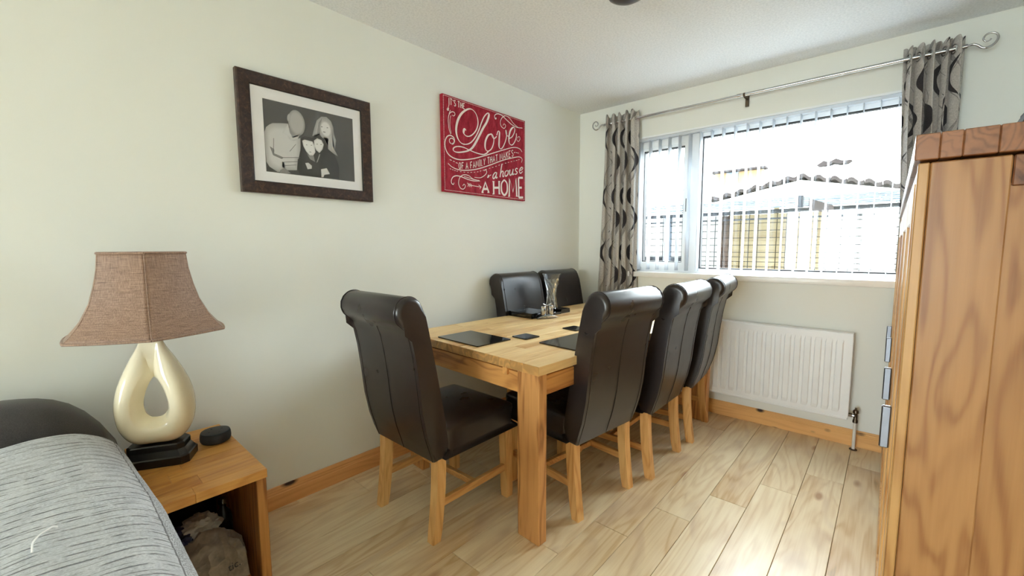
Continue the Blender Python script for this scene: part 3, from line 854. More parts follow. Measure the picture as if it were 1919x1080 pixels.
PHOTO = [(0.62,0.8,[(3,368),(20,416),(56,448),(87,466),(185,483),(245,490),(263,380),(318,355),(369,372),(368,258),(362,178),(330,160),(314,47),(212,35),(159,64),(187,59),(138,10),(111,7),(34,48),(6,91),(-1,202)]),(0.36,0.45,[(47,243),(85,223),(79,181),(180,153),(162,137),(74,163)]),(0.4,0.45,[(139,28),(187,55),(248,10),(211,0),(133,3)]),(0.42,0.5,[(340,442),(344,424),(342,405),(335,388),(324,374),(310,365),(294,361),(279,363),(265,370),(253,382),(246,398),(243,416),(245,434),(251,451),(262,465),(276,474),(291,478),(307,477),(321,470),(333,458)]),(0.52,0.68,[(423,551),(428,512),(424,474),(412,439),(392,412),(366,395),(338,390),(310,397),(285,416),(264,444),(251,478),(247,516),(250,554),(262,588),(282,615),(306,632),(334,638),(362,632),(388,614),(409,586)]),(0.6,0.66,[(272,552),(270,540),(266,530),(261,521),(255,516),(250,513),(245,514),(241,519),(239,527),(238,537),(239,548),(241,560),(245,570),(250,579),(255,584),(261,587),(266,585),(270,581),(272,573),(273,563)]),(0.75,0.8,[(177,390),(211,439),(245,488),(255,413),(290,359),(363,397),(337,354),(271,338),(226,382)]),(0.1,0.13,[(374,364),(416,398),(505,395),(536,428),(618,415),(667,340),(740,278),(783,209),(806,136),(801,15),(603,5),(343,8),(321,76),(339,166),(364,258)]),(0.55,0.68,[(503,415),(526,489),(560,580),(615,630),(678,639),(730,604),(754,549),(759,476),(782,415),(769,347),(762,309),(795,250),(734,277),(679,310),(691,409),(618,415),(578,453)]),(0.4,0.5,[(557,440),(582,562),(625,615),(601,529),(593,456)]),(0.62,0.85,[(727,538),(731,511),(728,484),(719,460),(704,441),(685,429),(664,425),(643,430),(624,443),(609,462),(599,486),(596,513),(599,539),(608,563),(622,582),(640,594),(661,598),(682,594),(701,582),(717,562)]),(0.12,0.15,[(376,356),(426,400),(504,386),(513,352),(454,360),(404,352),(393,297)]),(0.8,0.92,[(387,349),(415,364),(503,358),(524,309),(530,256),(503,218),(463,212),(425,249),(397,298)]),(0.45,0.5,[(429,232),(463,208),(508,218),(521,155),(466,175)]),(0.12,0.2,[(514,379),(567,429),(628,407),(651,338),(626,352),(606,385),(555,395)]),(0.75,0.92,[(518,371),(557,401),(606,390),(631,348),(613,295),(576,255),(541,275),(518,317)]),(0.7,0.8,[(409,130),(445,138),(482,112),(479,82),(433,70)]),(0.8,0.88,[(585,89),(653,108),(689,51),(616,34),(613,11),(587,6)]),(0.5,0.6,[(575,244),(585,241),(551,159),(534,148)]),(0.33,0.33,[(87,324),(76,180),(82,181),(92,325)]),(0.4,0.4,[(250,221),(318,301),(314,304),(245,224)]),(0.3,0.3,[(171,149),(359,175),(359,180),(171,154)]),(0.35,0.35,[(179,107),(328,131),(328,137),(179,112)]),(0.35,0.35,[(186,74),(313,97),(313,102),(186,79)]),(0.35,0.4,[(626,528),(625,526),(623,525),(621,524),(618,523),(615,523),(613,523),(610,524),(608,525),(607,526),(607,528),(608,529),(610,531),(612,532),(615,532),(618,533),(620,532),(623,532),(625,531),(626,529)]),(0.35,0.4,[(692,528),(691,527),(689,526),(687,525),(684,524),(681,524),(678,524),(676,524),(674,525),(673,527),(673,528),(674,530),(675,531),(678,532),(681,533),(684,533),(686,533),(689,532),(691,531),(692,530)]),(0.35,0.4,[(659,478),(658,477),(655,475),(651,474),(647,474),(642,473),(637,474),(632,474),(629,475),(627,477),(626,478),(628,480),(630,481),(634,482),(639,483),(644,483),(649,483),(653,482),(657,481),(659,480)]),(0.4,0.45,[(442,314),(441,313),(440,312),(438,311),(436,311),(433,311),(431,311),(429,312),(427,312),(427,313),(427,315),(427,316),(429,317),(430,317),(433,318),(435,318),(437,318),(440,317),(441,316),(442,315)]),(0.4,0.45,[(496,319),(495,318),(494,317),(492,316),(489,316),(487,316),(485,316),(483,316),(481,317),(480,318),(480,320),(481,321),(482,322),(484,322),(486,323),(489,323),(491,323),(493,322),(495,321),(496,320)]),(0.4,0.45,[(483,248),(482,247),(480,246),(477,246),(474,245),(470,245),(467,246),(464,246),(461,247),(460,248),(460,249),(460,250),(462,251),(465,252),(468,252),(472,252),(476,252),(479,252),(481,251),(483,250)]),(0.3,0.35,[(561,341),(561,340),(559,339),(558,338),(555,337),(553,337),(550,337),(548,337),(546,338),(545,339),(545,340),(546,341),(547,342),(549,343),(551,344),(554,344),(556,344),(558,344),(560,343),(561,342)]),(0.3,0.35,[(608,344),(607,343),(606,342),(604,341),(601,340),(599,340),(596,340),(594,340),(592,341),(591,342),(591,343),(592,344),(593,345),(595,346),(597,347),(600,347),(602,347),(605,347),(606,346),(607,345)])]
STROKES = [('c',(5,17),[(190,404),(183,412),(173,402),(172,383),(190,370),(218,372),(250,390),(282,424),(299,466),(294,507),(272,537),(237,548),(199,535),(155,501),(123,453),(108,396),(116,350),(143,320),(183,315),(231,334),(274,377),(309,433),(329,476),(354,521),(382,551),(401,558),(401,537),(380,494),(346,448),(314,399),(279,346),(245,304),(207,279),(155,262),(109,254),(83,260),(85,276),(114,290),(165,294),(231,283),(290,276),(340,276),(371,286),(395,304)]),('c',(5,15),[(427,427),(394,411),(368,368),(365,322),(388,305),(425,327),(447,371),(447,410),(427,427),(447,399),(479,420)]),('c',(5,15),[(479,428),(492,456),(507,454),(503,402),(502,354),(520,342),(546,365),(573,416),(581,459),(574,480),(581,447),(604,444)]),('c',(5,14),[(599,424),(639,447),(665,485),(667,512),(648,514),(620,484),(605,435),(610,396),(638,389),(666,414),(685,452),(686,480)]),('s',4,[(686,480),(685,444),(706,426),(726,444),(721,462),(701,455),(703,445)]),('s',7,[(68,299),(54,305),(52,322),(69,333),(87,326),(87,306),(71,297),(92,315),(87,339),(59,348),(31,334),(15,298),(20,259),(44,229),(89,213),(152,213),(255,236),(376,277),(515,328),(652,374),(722,376),(750,358)]),('s',6,[(36,175),(71,156),(125,147),(199,153),(295,175),(408,215),(538,266),(654,302),(720,317),(751,306),(743,280)]),('l',3,[(51,144),(62,142)]),('l',3,[(69,141),(80,140)]),('l',3,[(87,139),(98,137)]),('l',3,[(105,136),(116,137)]),('l',3,[(135,137),(147,137)]),('l',3,[(166,138),(178,138)]),('l',3,[(198,139),(210,141)]),('l',3,[(226,143),(239,145)]),('l',3,[(256,148),(268,150)]),('l',3,[(285,153),(298,157)]),('l',3,[(312,161),(325,166)]),('l',3,[(339,170),(352,175)]),('l',3,[(366,180),(379,184)]),('l',3,[(398,191),(411,195)]),('l',3,[(429,202),(443,206)]),('l',3,[(462,213),(475,218)]),('l',3,[(494,225),(508,230)]),('l',3,[(528,237),(542,242)]),('l',3,[(561,249),(576,253)]),('l',3,[(592,258),(606,263)]),('l',3,[(623,268),(638,272)]),('l',3,[(654,277),(669,282)]),('l',3,[(680,285),(695,290)]),('l',3,[(706,294),(721,298)]),('l',4,[(51,199),(67,197)]),('l',4,[(78,194),(91,192)]),('l',4,[(100,188),(116,186)]),('l',4,[(659,339),(675,343)]),('l',4,[(682,343),(696,343)]),('l',4,[(701,343),(711,343)]),('s',5,[(61,356),(49,390),(44,435),(51,471),(72,493),(93,495),(100,484),(89,472),(77,475)]),('s',3,[(66,360),(57,405),(59,448),(66,470)]),('s',11,[(37,505),(44,497),(47,513)]),('l',4,[(51,476),(63,502)]),('l',4,[(47,515),(54,536)]),('s',6,[(475,536),(464,535),(458,548),(465,563),(490,574),(529,573),(582,552),(638,531),(695,524),(754,531)]),('s',5,[(542,506),(555,520),(571,510),(554,489),(524,498),(516,525),(533,557),(570,578),(612,571),(656,543),(704,527)]),('s',4,[(535,571),(591,549),(650,528),(710,524)]),('s',9,[(467,540),(476,542)]),('s',6,[(83,61),(76,49),(63,56),(61,74),(76,96),(106,107),(146,105),(200,95),(256,91),(312,97)]),('s',5,[(156,48),(167,61),(179,49),(162,29),(136,33),(121,61),(132,99),(166,120),(209,120),(248,103),(295,99)]),('s',4,[(169,110),(217,105),(266,99),(305,100)]),('s',5,[(261,115),(316,119),(358,141),(377,164),(364,179),(352,168)]),('s',10,[(382,128),(394,137),(390,147)]),('l',4,[(398,140),(419,151)]),('l',4,[(202,60),(321,57)]),('l',4,[(298,69),(323,58),(308,44)]),('l',4,[(196,72),(210,61),(200,49)]),('l',4,[(209,71),(224,60),(213,48)]),('l',4,[(223,71),(237,60),(227,48)]),('l',5.5,[(53,533),(53,570)]),('l',5.5,[(51,533),(55,533)]),('l',5.5,[(51,570),(55,570)]),('l',5.5,[(69,534),(69,570)]),('l',5.5,[(62,570),(77,570)]),('l',5.5,[(85,569),(84,561)]),('s',5.5,[(106,564),(102,569),(95,566),(95,559),(100,552),(106,545),(105,538),(99,534),(94,539)]),('l',5.5,[(132,534),(132,569)]),('l',5.5,[(124,569),(140,569)]),('l',5.5,[(148,535),(148,568)]),('l',5.5,[(160,535),(160,569)]),('l',5.5,[(148,552),(160,552)]),('l',5.5,[(169,535),(169,568)]),('l',5.5,[(169,568),(182,568)]),('l',5.5,[(169,552),(179,552)]),('l',5.5,[(169,535),(182,535)]),('s',5,[(134,194),(127,185),(126,173),(127,161),(133,154),(140,162),(141,175),(140,186),(134,194)]),('l',5,[(151,156),(151,196)]),('l',5,[(151,196),(165,197)]),('l',5,[(151,176),(162,177)]),('l',5,[(186,159),(195,202),(204,163)]),('l',5,[(190,174),(201,177)]),('l',5,[(226,169),(226,209)]),('l',5,[(226,209),(240,213)]),('l',5,[(226,189),(237,192)]),('l',5,[(250,174),(259,218),(268,180)]),('l',5,[(253,189),(264,193)]),('l',5,[(276,182),(278,224),(287,196),(296,231),(298,190)]),('l',5,[(311,194),(311,236)]),('l',5,[(308,193),(313,195)]),('l',5,[(308,235),(313,237)]),('l',5,[(324,240),(324,198),(336,202)]),('l',5,[(345,247),(354,230),(363,254)]),('l',5,[(354,230),(354,209)]),('l',5,[(394,222),(394,265)]),('l',5,[(384,261),(403,268)]),('l',5,[(413,229),(413,271)]),('l',5,[(429,234),(428,277)]),('l',5,[(413,250),(428,256)]),('l',5,[(438,238),(448,284),(458,244)]),('l',5,[(442,254),(454,258)]),('l',5,[(476,251),(475,294)]),('l',5,[(465,290),(485,297)]),('l',5,[(509,262),(510,306),(521,277),(531,314),(534,271)]),('l',5,[(543,274),(553,322),(564,281)]),('l',5,[(547,291),(559,295)]),('l',5,[(574,285),(573,329)]),('l',5,[(590,335),(574,305)]),('l',5,[(579,313),(592,291)]),('l',5,[(603,295),(603,340)]),('l',5,[(603,340),(619,346)]),('l',5,[(603,318),(615,322)]),('l',5,[(603,295),(620,301)]),('s',5,[(649,350),(643,354),(634,347),(633,338),(641,332),(649,326),(648,316),(640,308),(633,313)]),('s',9,[(473,172),(458,170),(439,150),(437,130),(450,131),(471,158),(475,174)]),('s',9,[(475,174),(466,141),(471,135),(481,143)]),('s',9,[(508,144),(518,194),(529,240)]),('s',9,[(512,165),(529,188),(542,186),(537,159),(541,152),(551,161)]),('s',9,[(581,202),(563,188),(559,169),(570,159),(590,175),(595,194),(581,202),(593,200),(605,201)]),('s',9,[(614,211),(610,182),(619,172),(638,189),(649,220)]),('s',9,[(649,220),(642,186),(646,179),(656,187)]),('s',9,[(700,227),(686,230),(673,218),(683,208),(694,201),(680,187),(661,186)]),('s',9,[(721,218),(743,226),(757,240),(744,245),(725,229),(719,209),(732,200),(756,217)]),('l',15,[(331,22),(362,94),(394,28)]),('l',15,[(343,47),(381,51)]),('l',6,[(325,21),(344,23)]),('l',6,[(381,27),(400,29)]),('l',15,[(443,23),(442,108)]),('l',15,[(499,28),(498,115)]),('l',15,[(443,65),(498,71)]),('l',6,[(430,21),(449,23)]),('l',6,[(492,28),(512,29)]),('l',6,[(431,107),(451,109)]),('l',6,[(489,114),(509,116)]),('s',15,[(552,132),(526,107),(521,75),(527,43),(553,24),(579,48),(584,82),(578,113),(552,132)]),('l',15,[(604,20),(608,146),(645,56),(679,155),(687,28)]),('l',6,[(592,19),(613,21)]),('l',6,[(678,27),(700,29)]),('l',15,[(711,20),(708,164)]),('l',15,[(708,164),(757,170)]),('l',15,[(709,92),(746,96)]),('l',15,[(711,20),(760,25)])]

link('photo_print', photo_me(), M['print'], ph, (.0160, (.722+1.138)/2+.002-(PHY+PHW/2), (1.578+1.895)/2-PHZ), label='black and white photo of four people huddled together')
box('glazing', (.0178, -PHW/2+.052, .052), (.0188, PHW/2-.052, PHH-.052), M['pglass'], ph, 0)

# ------------------------------------------------------------------ red canvas sign
SY, SZ, SW, SH, SD = 1.7255, 1.5835, .787, .588, .028
sg = empty('canvas_sign', (0, SY+SW/2, SZ), label='dark red canvas wall sign with white lettering about love and home', cat='sign')
box('canvas', (.002, -SW/2, 0), (SD, SW/2, SH), M['red'], sg, .002)
def stroke_mesh():
    bm = bmesh.new(); lay = 0
    for kind, w, pts in STROKES:
        lay += 1
        P = [Vector((a/1000, b/1000)) for a, b in pts]
        if kind in 'cs' and len(P) > 2: P = [Vector(p) for p in spline([tuple(p)+(0,) for p in P], 6)]; P = [Vector((p.x, p.y)) for p in P]
        prev = None; n = len(P); x = SD+.0004+.00001*lay
        for i in range(n):
            a = P[max(0, i-1)]; b = P[min(n-1, i+1)]; d = (b-a)
            if d.length < 1e-7: continue
            d.normalize(); nn = Vector((-d.y, d.x))
            if kind == 'c':
                ww = w[0]+(w[1]-w[0])*abs(d.dot(Vector((-.35, -.93))))**2.2*(1 if d.y < .15 else .35)
                if i < 6: ww = max(ww, 9-1.0*i)
            else:
                ww = w
                if kind == 's' and n > 30: ww = w*(.65+.35*math.sin(PI*i/n))
            h = ww/2000
            q = [bm.verts.new((x, P[i].x+nn.x*h-SW/2, P[i].y+nn.y*h)), bm.verts.new((x, P[i].x-nn.x*h-SW/2, P[i].y-nn.y*h))]
            if prev: bm.faces.new([prev[0], prev[1], q[1], q[0]])
            prev = q
    for f in bm.faces:
        f.normal_update()
        if f.normal.x < 0: f.normal_flip()
    me = bpy.data.meshes.new('lettering'); bm.to_mesh(me); bm.free(); return me
link('lettering', stroke_mesh(), M['ink'], sg, label='off-white script and capital lettering with scrolls')
# fine stitched border line
bb = []
x = -SW/2+.008
while x < SW/2-.012:
    bb.append(((SD, x, SH-.010), (SD+.0006, x+.006, SH-.0075))); bb.append(((SD, x, .0085), (SD+.0006, x+.006, .011))); x += .010
z = .010
while z < SH-.014:
    bb.append(((SD, -SW/2+.0075, z), (SD+.0006, -SW/2+.010, z+.006))); bb.append(((SD, SW/2-.010, z), (SD+.0006, SW/2-.0075, z+.006))); z += .010
multi_box('stitched_border', bb, M['ink'], sg)

# ------------------------------------------------------------------ side table with open shelf
TX0, TX1, TY0, TY1, STZ = .032, .590, .172, .474, .490
side = empty('side_table', ((TX0+TX1)/2, (TY0+TY1)/2, 0), label='small oak side table with open shelf between sofa and dining chairs', cat='side table')
sx_, sy_ = side.location.x, side.location.y
stop = empty('table_top'); stop.parent = side
staves(stop, TX0-sx_, TX1-sx_, TY0-sy_, TY1-sy_, STZ-.030, STZ, 9, 1.6, M['stop'], 'Y', .001)
def sb(name, a, b, mat, bev=.002):
    return box(name, (a[0]-sx_, a[1]-sy_, a[2]), (b[0]-sx_, b[1]-sy_, b[2]), mat, side, bev)
sb('side_panel', (TX0, TY1-.034, 0.0003), (TX1-.004, TY1-.003, STZ-.030), M['sside'])
sb('side_panel', (TX0, TY0+.003, 0.0003), (TX1-.004, TY0+.034, STZ-.030), M['sside'])
sb('shelf', (TX0, TY0+.034, .030), (TX1-.010, TY1-.034, .055), M['sside'])
sb('back_panel', (TX0, TY0+.034, .055), (TX0+.012, TY1-.034, STZ-.030), M['dark_in'])

# crumpled things on the shelf
def crumple(name, c, rad_, seed, amp, sub=4, squash=None, mat=None, flat_front=False):
    bm = bmesh.new(); bmesh.ops.create_icosphere(bm, subdivisions=sub, radius=1)
    off = Vector((seed*3.1, seed*1.7, seed*2.3))
    for v in bm.verts:
        d = v.co.normalized(); q = d*2.1+off
        k2 = abs(noise.noise(q))*1.1+abs(noise.noise(q*2.3))*.6+abs(noise.noise(q*5))*.25
        r = 1-amp*(k2-.55)
        v.co = Vector((d.x*rad_[0]*r, d.y*rad_[1]*r, d.z*rad_[2]*r))
        if v.co.z < -rad_[2]*.72: v.co.z = -rad_[2]*.72
    me = finish(bm, name, math.radians(40))
    return link(name, me, mat, None, c)
bag = empty('carrier_bag', (.452, .318, .0555), label='crumpled beige plastic bag with black print on the side table shelf', cat='bag')
o = crumple('bag_body', (0, 0, .097), (.112, .104, .122), 2, .26, 4, mat=M['bag']); o.parent = bag
# printed words on a smooth flap of the bag
fl = grid_me(lambda u, v: (.128+.010*math.sin(u*5)-.050*v+.006*math.sin(u*11+v*3), (u-.5)*.185, .085+.085*v-.012*(2*u-1)**2), 16, 8, 'bag_flap')
o = link('bag_flap', fl, M['bag'], bag); o.modifiers.new('thick', 'SOLIDIFY').thickness = .001
def text_part(body, size, parent, loc, rot, mat):
    cu = bpy.data.curves.new('printed_text', 'FONT'); cu.body = body; cu.size = size; cu.extrude = .001; cu.shear = .15
    cu.align_x = 'LEFT'
    tmp = bpy.data.objects.new('printed_text', cu); C.objects.link(tmp)
    dg = bpy.context.evaluated_depsgraph_get(); dg.update()
    me = bpy.data.meshes.new_from_object(tmp.evaluated_get(dg))
    bpy.data.objects.remove(tmp); me.materials.clear()
    return link('printed_text', me, mat, parent, loc, rot)
tilt = math.atan2(.085, -.050)
text_part('tic.', .030, bag, (.1215, .030, .126), (math.radians(60), math.radians(-8), PI/2), M['cable'])
text_part('can', .024, bag, (.1230, -.080, .110), (math.radians(60), math.radians(-10), PI/2), M['cable'])
o = crumple('snack_packet', (.400, .250, .2560), (.058, .050, .034), 5, .55, 4, mat=M['navy']); tag(o, 'crumpled navy packet lying on the beige bag', 'packet')
o = crumple('foil_wrapper', (.395, .315, .2720), (.050, .052, .034), 9, .7, 4, mat=M['packet']); tag(o, 'crumpled silvery wrapper behind the navy packet', 'wrapper')
bt = empty('small_bottle', (.300, .405, .0555), label='dark glossy bottle at the back of the side table shelf', cat='bottle')
lathe_obj('body', [(0, 0), (.026, 0), (.028, .004), (.028, .165), (.022, .19), (.011, .205), (.011, .225)], M['lacquer'], bt, 24)
lathe_obj('cap', [(.0115, .222), (.013, .222), (.013, .242), (0, .243)], M['steel'], bt, 20)

# ------------------------------------------------------------------ table lamp
LXc, LYc = .246, .246
lamp = empty('table_lamp', (LXc, LYc, STZ+.0005), math.radians(-28), label='cream ceramic teardrop lamp with open centre and brown silk shade', cat='lamp')
def plinth():
    bm = bmesh.new()
    def ringv(hx, hy, ch, z): return [bm.verts.new((a, b, z)) for a, b in ((hx, -hy+ch), (hx, hy-ch), (hx-ch, hy), (-hx+ch, hy), (-hx, hy-ch), (-hx, -hy+ch), (-hx+ch, -hy), (hx-ch, -hy))]
    L = [ringv(*q) for q in ((.060, .098, .018, .0), (.060, .098, .018, .026), (.056, .094, .018, .030), (.046, .082, .016, .050), (.046, .082, .016, .068), (.043, .078, .015, .072))]
    for A, B in zip(L, L[1:]):
        for i in range(8): bm.faces.new([A[i], A[(i+1) % 8], B[(i+1) % 8], B[i]])
    bm.faces.new(L[0][::-1]); bm.faces.new(L[-1]); return finish(bm, 'plinth')
link('plinth', plinth(), M['lacquer'], lamp)
def tear():
    outer = [(0, 0), (.050, .001), (.080, .020), (.102, .058), (.111, .105), (.111, .150), (.102, .200), (.085, .248), (.062, .298), (.040, .340), (.022, .388)]
    inner = [(0, .088), (.016, .091), (.030, .105), (.035, .128), (.034, .150), (.029, .172), (.022, .193), (.014, .211), (.007, .223), (.003, .229), (0, .232)]
    O = [Vector(p) for p in spline([p+(0,) for p in outer], 4)]; I = [Vector(p) for p in spline([p+(0,) for p in inner], 4)]
    sec = [(0, 0), (.10, .42), (.18, .66), (.26, .84), (.30, .90), (.42, .955), (.52, 1.0), (.66, .97), (.80, .84), (.90, .64), (.97, .36), (1, 0)]
    full = sec + [(s, -d) for s, d in sec[-2:0:-1]]
    bm = bmesh.new(); rings = []
    n = len(O); idx = list(range(n)) + [-i for i in range(n-2, 0, -1)]
    for q in idx:
        i = abs(q); sg_ = -1 if q < 0 else 1
        o_, i_ = O[i], I[i]; t_ = i/(n-1)
        dep = .056*(1-.80*max(0, (t_-.45)/.55)**1.6)
        rr = []
        for s, d in full:
            y = i_.x+(o_.x-i_.x)*s; z = i_.y+(o_.y-i_.y)*s
            rr.append(bm.verts.new((dep*d, sg_*y, z)))
        rings.append(rr)
    m = len(full)
    for A, B in zip(rings, rings[1:]+rings[:1]):
        for k2 in range(m): bm.faces.new([A[k2], A[(k2+1) % m], B[(k2+1) % m], B[k2]])
    bmesh.ops.remove_doubles(bm, verts=bm.verts[:], dist=1e-5)
    return finish(bm, 'ceramic_body', math.radians(31))
link('ceramic_body', tear(), M['cream'], lamp, (0, 0, .072))
lathe_obj('lamp_holder', [(0, .452), (.014, .452), (.016, .457), (.016, .480), (.019, .482), (.019, .530), (0, .532)], M['brass'], lamp, 20)
SZ0, SZ1 = .951-STZ, 1.222-STZ
def shade_r(th):
    a = ((th) % (PI/3))-PI/6            # vertices at multiples of 60 degrees
    hexa = math.cos(PI/6)/math.cos(a)
    return .72*hexa/.955+.28
def shade_prof(t_):
    P = [(0, .1205), (.2, .126), (.4, .137), (.6, .152), (.8, .178), (.92, .202), (1, .2215)]
    for (a, ra), (b, rb) in zip(P, P[1:]):
        if t_ <= b: return ra+(rb-ra)*((t_-a)/(b-a))
    return P[-1][1]
def shade_pt(u, v, off=0):
    th = 2*PI*u; r = (shade_prof(v)+off)*shade_r(th)
    return Vector((r*math.cos(th)*.90, r*math.sin(th), SZ1+(SZ0-SZ1)*v))
LR = math.radians(28-7)          # shade seam turned towards the room
sh = link('lamp_shade', grid_me(lambda u, v: shade_pt(u, v), 96, 20, 'lamp_shade'), M['shade'], lamp, (0, 0, 0), (0, 0, LR))
sh.modifiers.new('thick', 'SOLIDIFY').thickness = .0015
try: sh.data.set_sharp_from_angle(angle=math.radians(14))
except Exception: pass
for v in (0.005, .995):
    tube_obj('trim_band', [shade_pt(k2/96, v, .0012) for k2 in range(97)], .0042, M['shade'], sh, 8)
for q in range(6):
    tube_obj('panel_seam', [shade_pt(q/6, v/12, .0006) for v in range(13)], .0017, M['shade'], sh, 6)
bm = bmesh.new()
for q in range(3):
    a = 2*PI*q/3; tube(bm, [(0.015*math.cos(a), .015*math.sin(a), .515), (.1*math.cos(a), .112*math.sin(a), SZ1-.006)], .0016, 6)
link('shade_carrier', finish(bm, 'shade_carrier'), M['brass'], lamp)

# ------------------------------------------------------------------ round smart speaker
dot = empty('smart_speaker', (.214, .418, STZ+.0005), label='small round charcoal smart speaker on the side table', cat='speaker')
lathe_obj('body', [(0, 0), (.040, 0), (.0465, .004), (.0500, .011), (.0508, .020), (.0502, .031), (.0485, .038), (.0465, .0405), (0, .0405)], M['dot'], dot, 40)
lathe_obj('top_plate', [(0, .0408), (.0452, .0408), (.0455, .0416), (.044, .0422), (0, .0424)], M['dottop'], dot, 40)
lathe_obj('light_ring', [(.0455, .0404), (.0470, .0404), (.0470, .0418), (.0455, .0418), (.0455, .0404)], M['post'], dot, 40)
bm = bmesh.new()
for a in range(4):
    th = a*PI/2+.3; bmesh.ops.create_cone(bm, segments=12, radius1=.0035, radius2=.003, depth=.001, cap_ends=True, matrix=Matrix.Translation((.024*math.cos(th), .024*math.sin(th), .0428)))
link('buttons', finish(bm, 'buttons'), M['dot'], dot)
tube_obj('power_cable', [Vector(p) for p in spline([(-.046, .010, .016), (-.075, .030, .012), (-.095, .045, .006), (-.11, .058, .003), (-.135, .070, -.02), (-.14, .075, -.2), (-.14, .08, -.47)], 5)], .0022, M['cable'], dot, 8)

# ------------------------------------------------------------------ sofa with throw
sofa = empty('sofa', (.5, -.8, 0), label='charcoal fabric sofa along the left wall, its arm under a throw', cat='sofa')
def so(o): o.location -= sofa.location; return o
def super_block(a, b, e=4.0, nu=28, nv=16):
    """rounded cushion block between corners a and b"""
    c = (Vector(a)+Vector(b))/2; h = (Vector(b)-Vector(a))/2
    bm = bmesh.new(); rings = []
    f = lambda w: math.copysign(abs(w)**(2/e), w)
    for j in range(nv+1):
        ph_ = -PI/2+PI*j/nv; rr = []
        for i in range(nu):
            th = 2*PI*i/nu
            rr.append(bm.verts.new((c.x+h.x*f(math.cos(ph_))*f(math.cos(th)), c.y+h.y*f(math.cos(ph_))*f(math.sin(th)), c.z+h.z*f(math.sin(ph_)))))
        rings.append(rr)
    for A, B in zip(rings, rings[1:]):
        for i in range(nu): bm.faces.new([A[i], A[(i+1) % nu], B[(i+1) % nu], B[i]])
    bmesh.ops.remove_doubles(bm, verts=bm.verts[:], dist=1e-4)
    return finish(bm, 'cushion', math.radians(60))
# back: a long soft bolster whose end slopes down towards the side table
def back_fn(u, v):
    y = -1.85+u*(1.85+.138)
    e = max(0, (y+.10)/.238); top = .778-.030*e-.17*e**3.2
    s0 = max(0, (-1.70-y)/.15); top -= .2*s0**2
    th = PI*v; f = lambda w: math.copysign(abs(w)**(2/3.2), w)
    hx = .148*(1-.30*e**3)
    return (.185-hx*f(math.cos(th)), y, .30+(top-.30)*f(math.sin(th)))
o = link('back_cushion', grid_me(back_fn, 60, 24, 'back_cushion'), M['sofa'], sofa); o.modifiers.new('thick', 'SOLIDIFY').thickness = .004; so(o)
so(link('arm', super_block((.06, -.335, .02), (1.27, .128, .672), 4), M['sofa'], sofa))
so(link('arm', super_block((.06, -2.15, .02), (1.05, -1.85, .62), 5), M['sofa'], sofa))
so(link('base', super_block((.05, -1.88, .06), (1.0, -.31, .34), 8), M['sofa'], sofa))
for y0 in (-1.86, -1.10): so(link('seat_cushion', super_block((.26, y0, .32), (1.02, y0+.75, .48), 5), M['sofa'], sofa))
for fx, fy in ((.12, -2.05), (.95, -2.05), (.12, .02), (1.12, .02)): so(box('foot', (fx, fy, 0.0003), (fx+.05, fy+.05, .07), M['lacquer'], sofa, .002))
# knitted throw over the near arm
def throw_sec(x):
    e = min(1, max(0, (x-.30)/.55)); ys = .142+.028*e
    d = max(0, (.42-x)/.10); drop = .030*d*d
    f = max(0, (x-1.22)/.14); drop += .12*f*f
    return [(-.36, .36-drop), (-.355, .52-drop), (-.325, .62-drop), (-.26, .668-drop), (-.16, .690-drop), (-.06, .698-drop), (.02, .695-drop), (ys-.085, .682-drop), (ys-.045, .655-drop), (ys-.020, .618-drop), (ys-.006, .57-drop), (ys, .51-drop), (ys+.002, .44-drop), (ys+.003, .37-drop)]
NS = 70
def throw_curve(x):
    P = spline([(0, a, b) for a, b in throw_sec(x)], 8); L = [0]
    for a, b in zip(P, P[1:]): L.append(L[-1]+(b-a).length)
    return P, L
_cache = {}
def throw_fn(u, v):
    x = .345+u*1.02
    key = round(u, 5)
    if key not in _cache: _cache[key] = throw_curve(x)
    P, L = _cache[key]; s = v*L[-1]
    i = 0
    while i < len(L)-2 and L[i+1] < s: i += 1
    p = P[i]+(P[i+1]-P[i])*((s-L[i])/max(1e-9, L[i+1]-L[i]))
    w = .004*noise.noise(Vector((x*9, p.y*12, 0)))+.0018*math.sin(x*2*PI/.033+2*noise.noise(Vector((x*5, p.y*6, 3))))
    return (x, p.y, p.z+w)
_, LL = throw_curve(.9)
thr = link('knitted_throw', grid_me(throw_fn, 130, 80, 'knitted_throw', lambda u, v: (.345+u*1.02, v*LL[-1]-LL[-1]+.452+.285)), M['throw'], None, label='chunky pale grey knitted throw draped over the sofa arm', cat='throw')
thr.modifiers.new('thick', 'SOLIDIFY').thickness = .010; thr.modifiers['thick'].offset = 1.0
tube_obj('loose_thread', [Vector(p) for p in spline([(1.050, -.040, .712), (1.034, -.038, .722), (1.016, -.029, .724), (1.000, -.020, .721), (.988, -.014, .718), (.982, -.008, .712)], 5)], .0016, M['thread'], thr, 6)

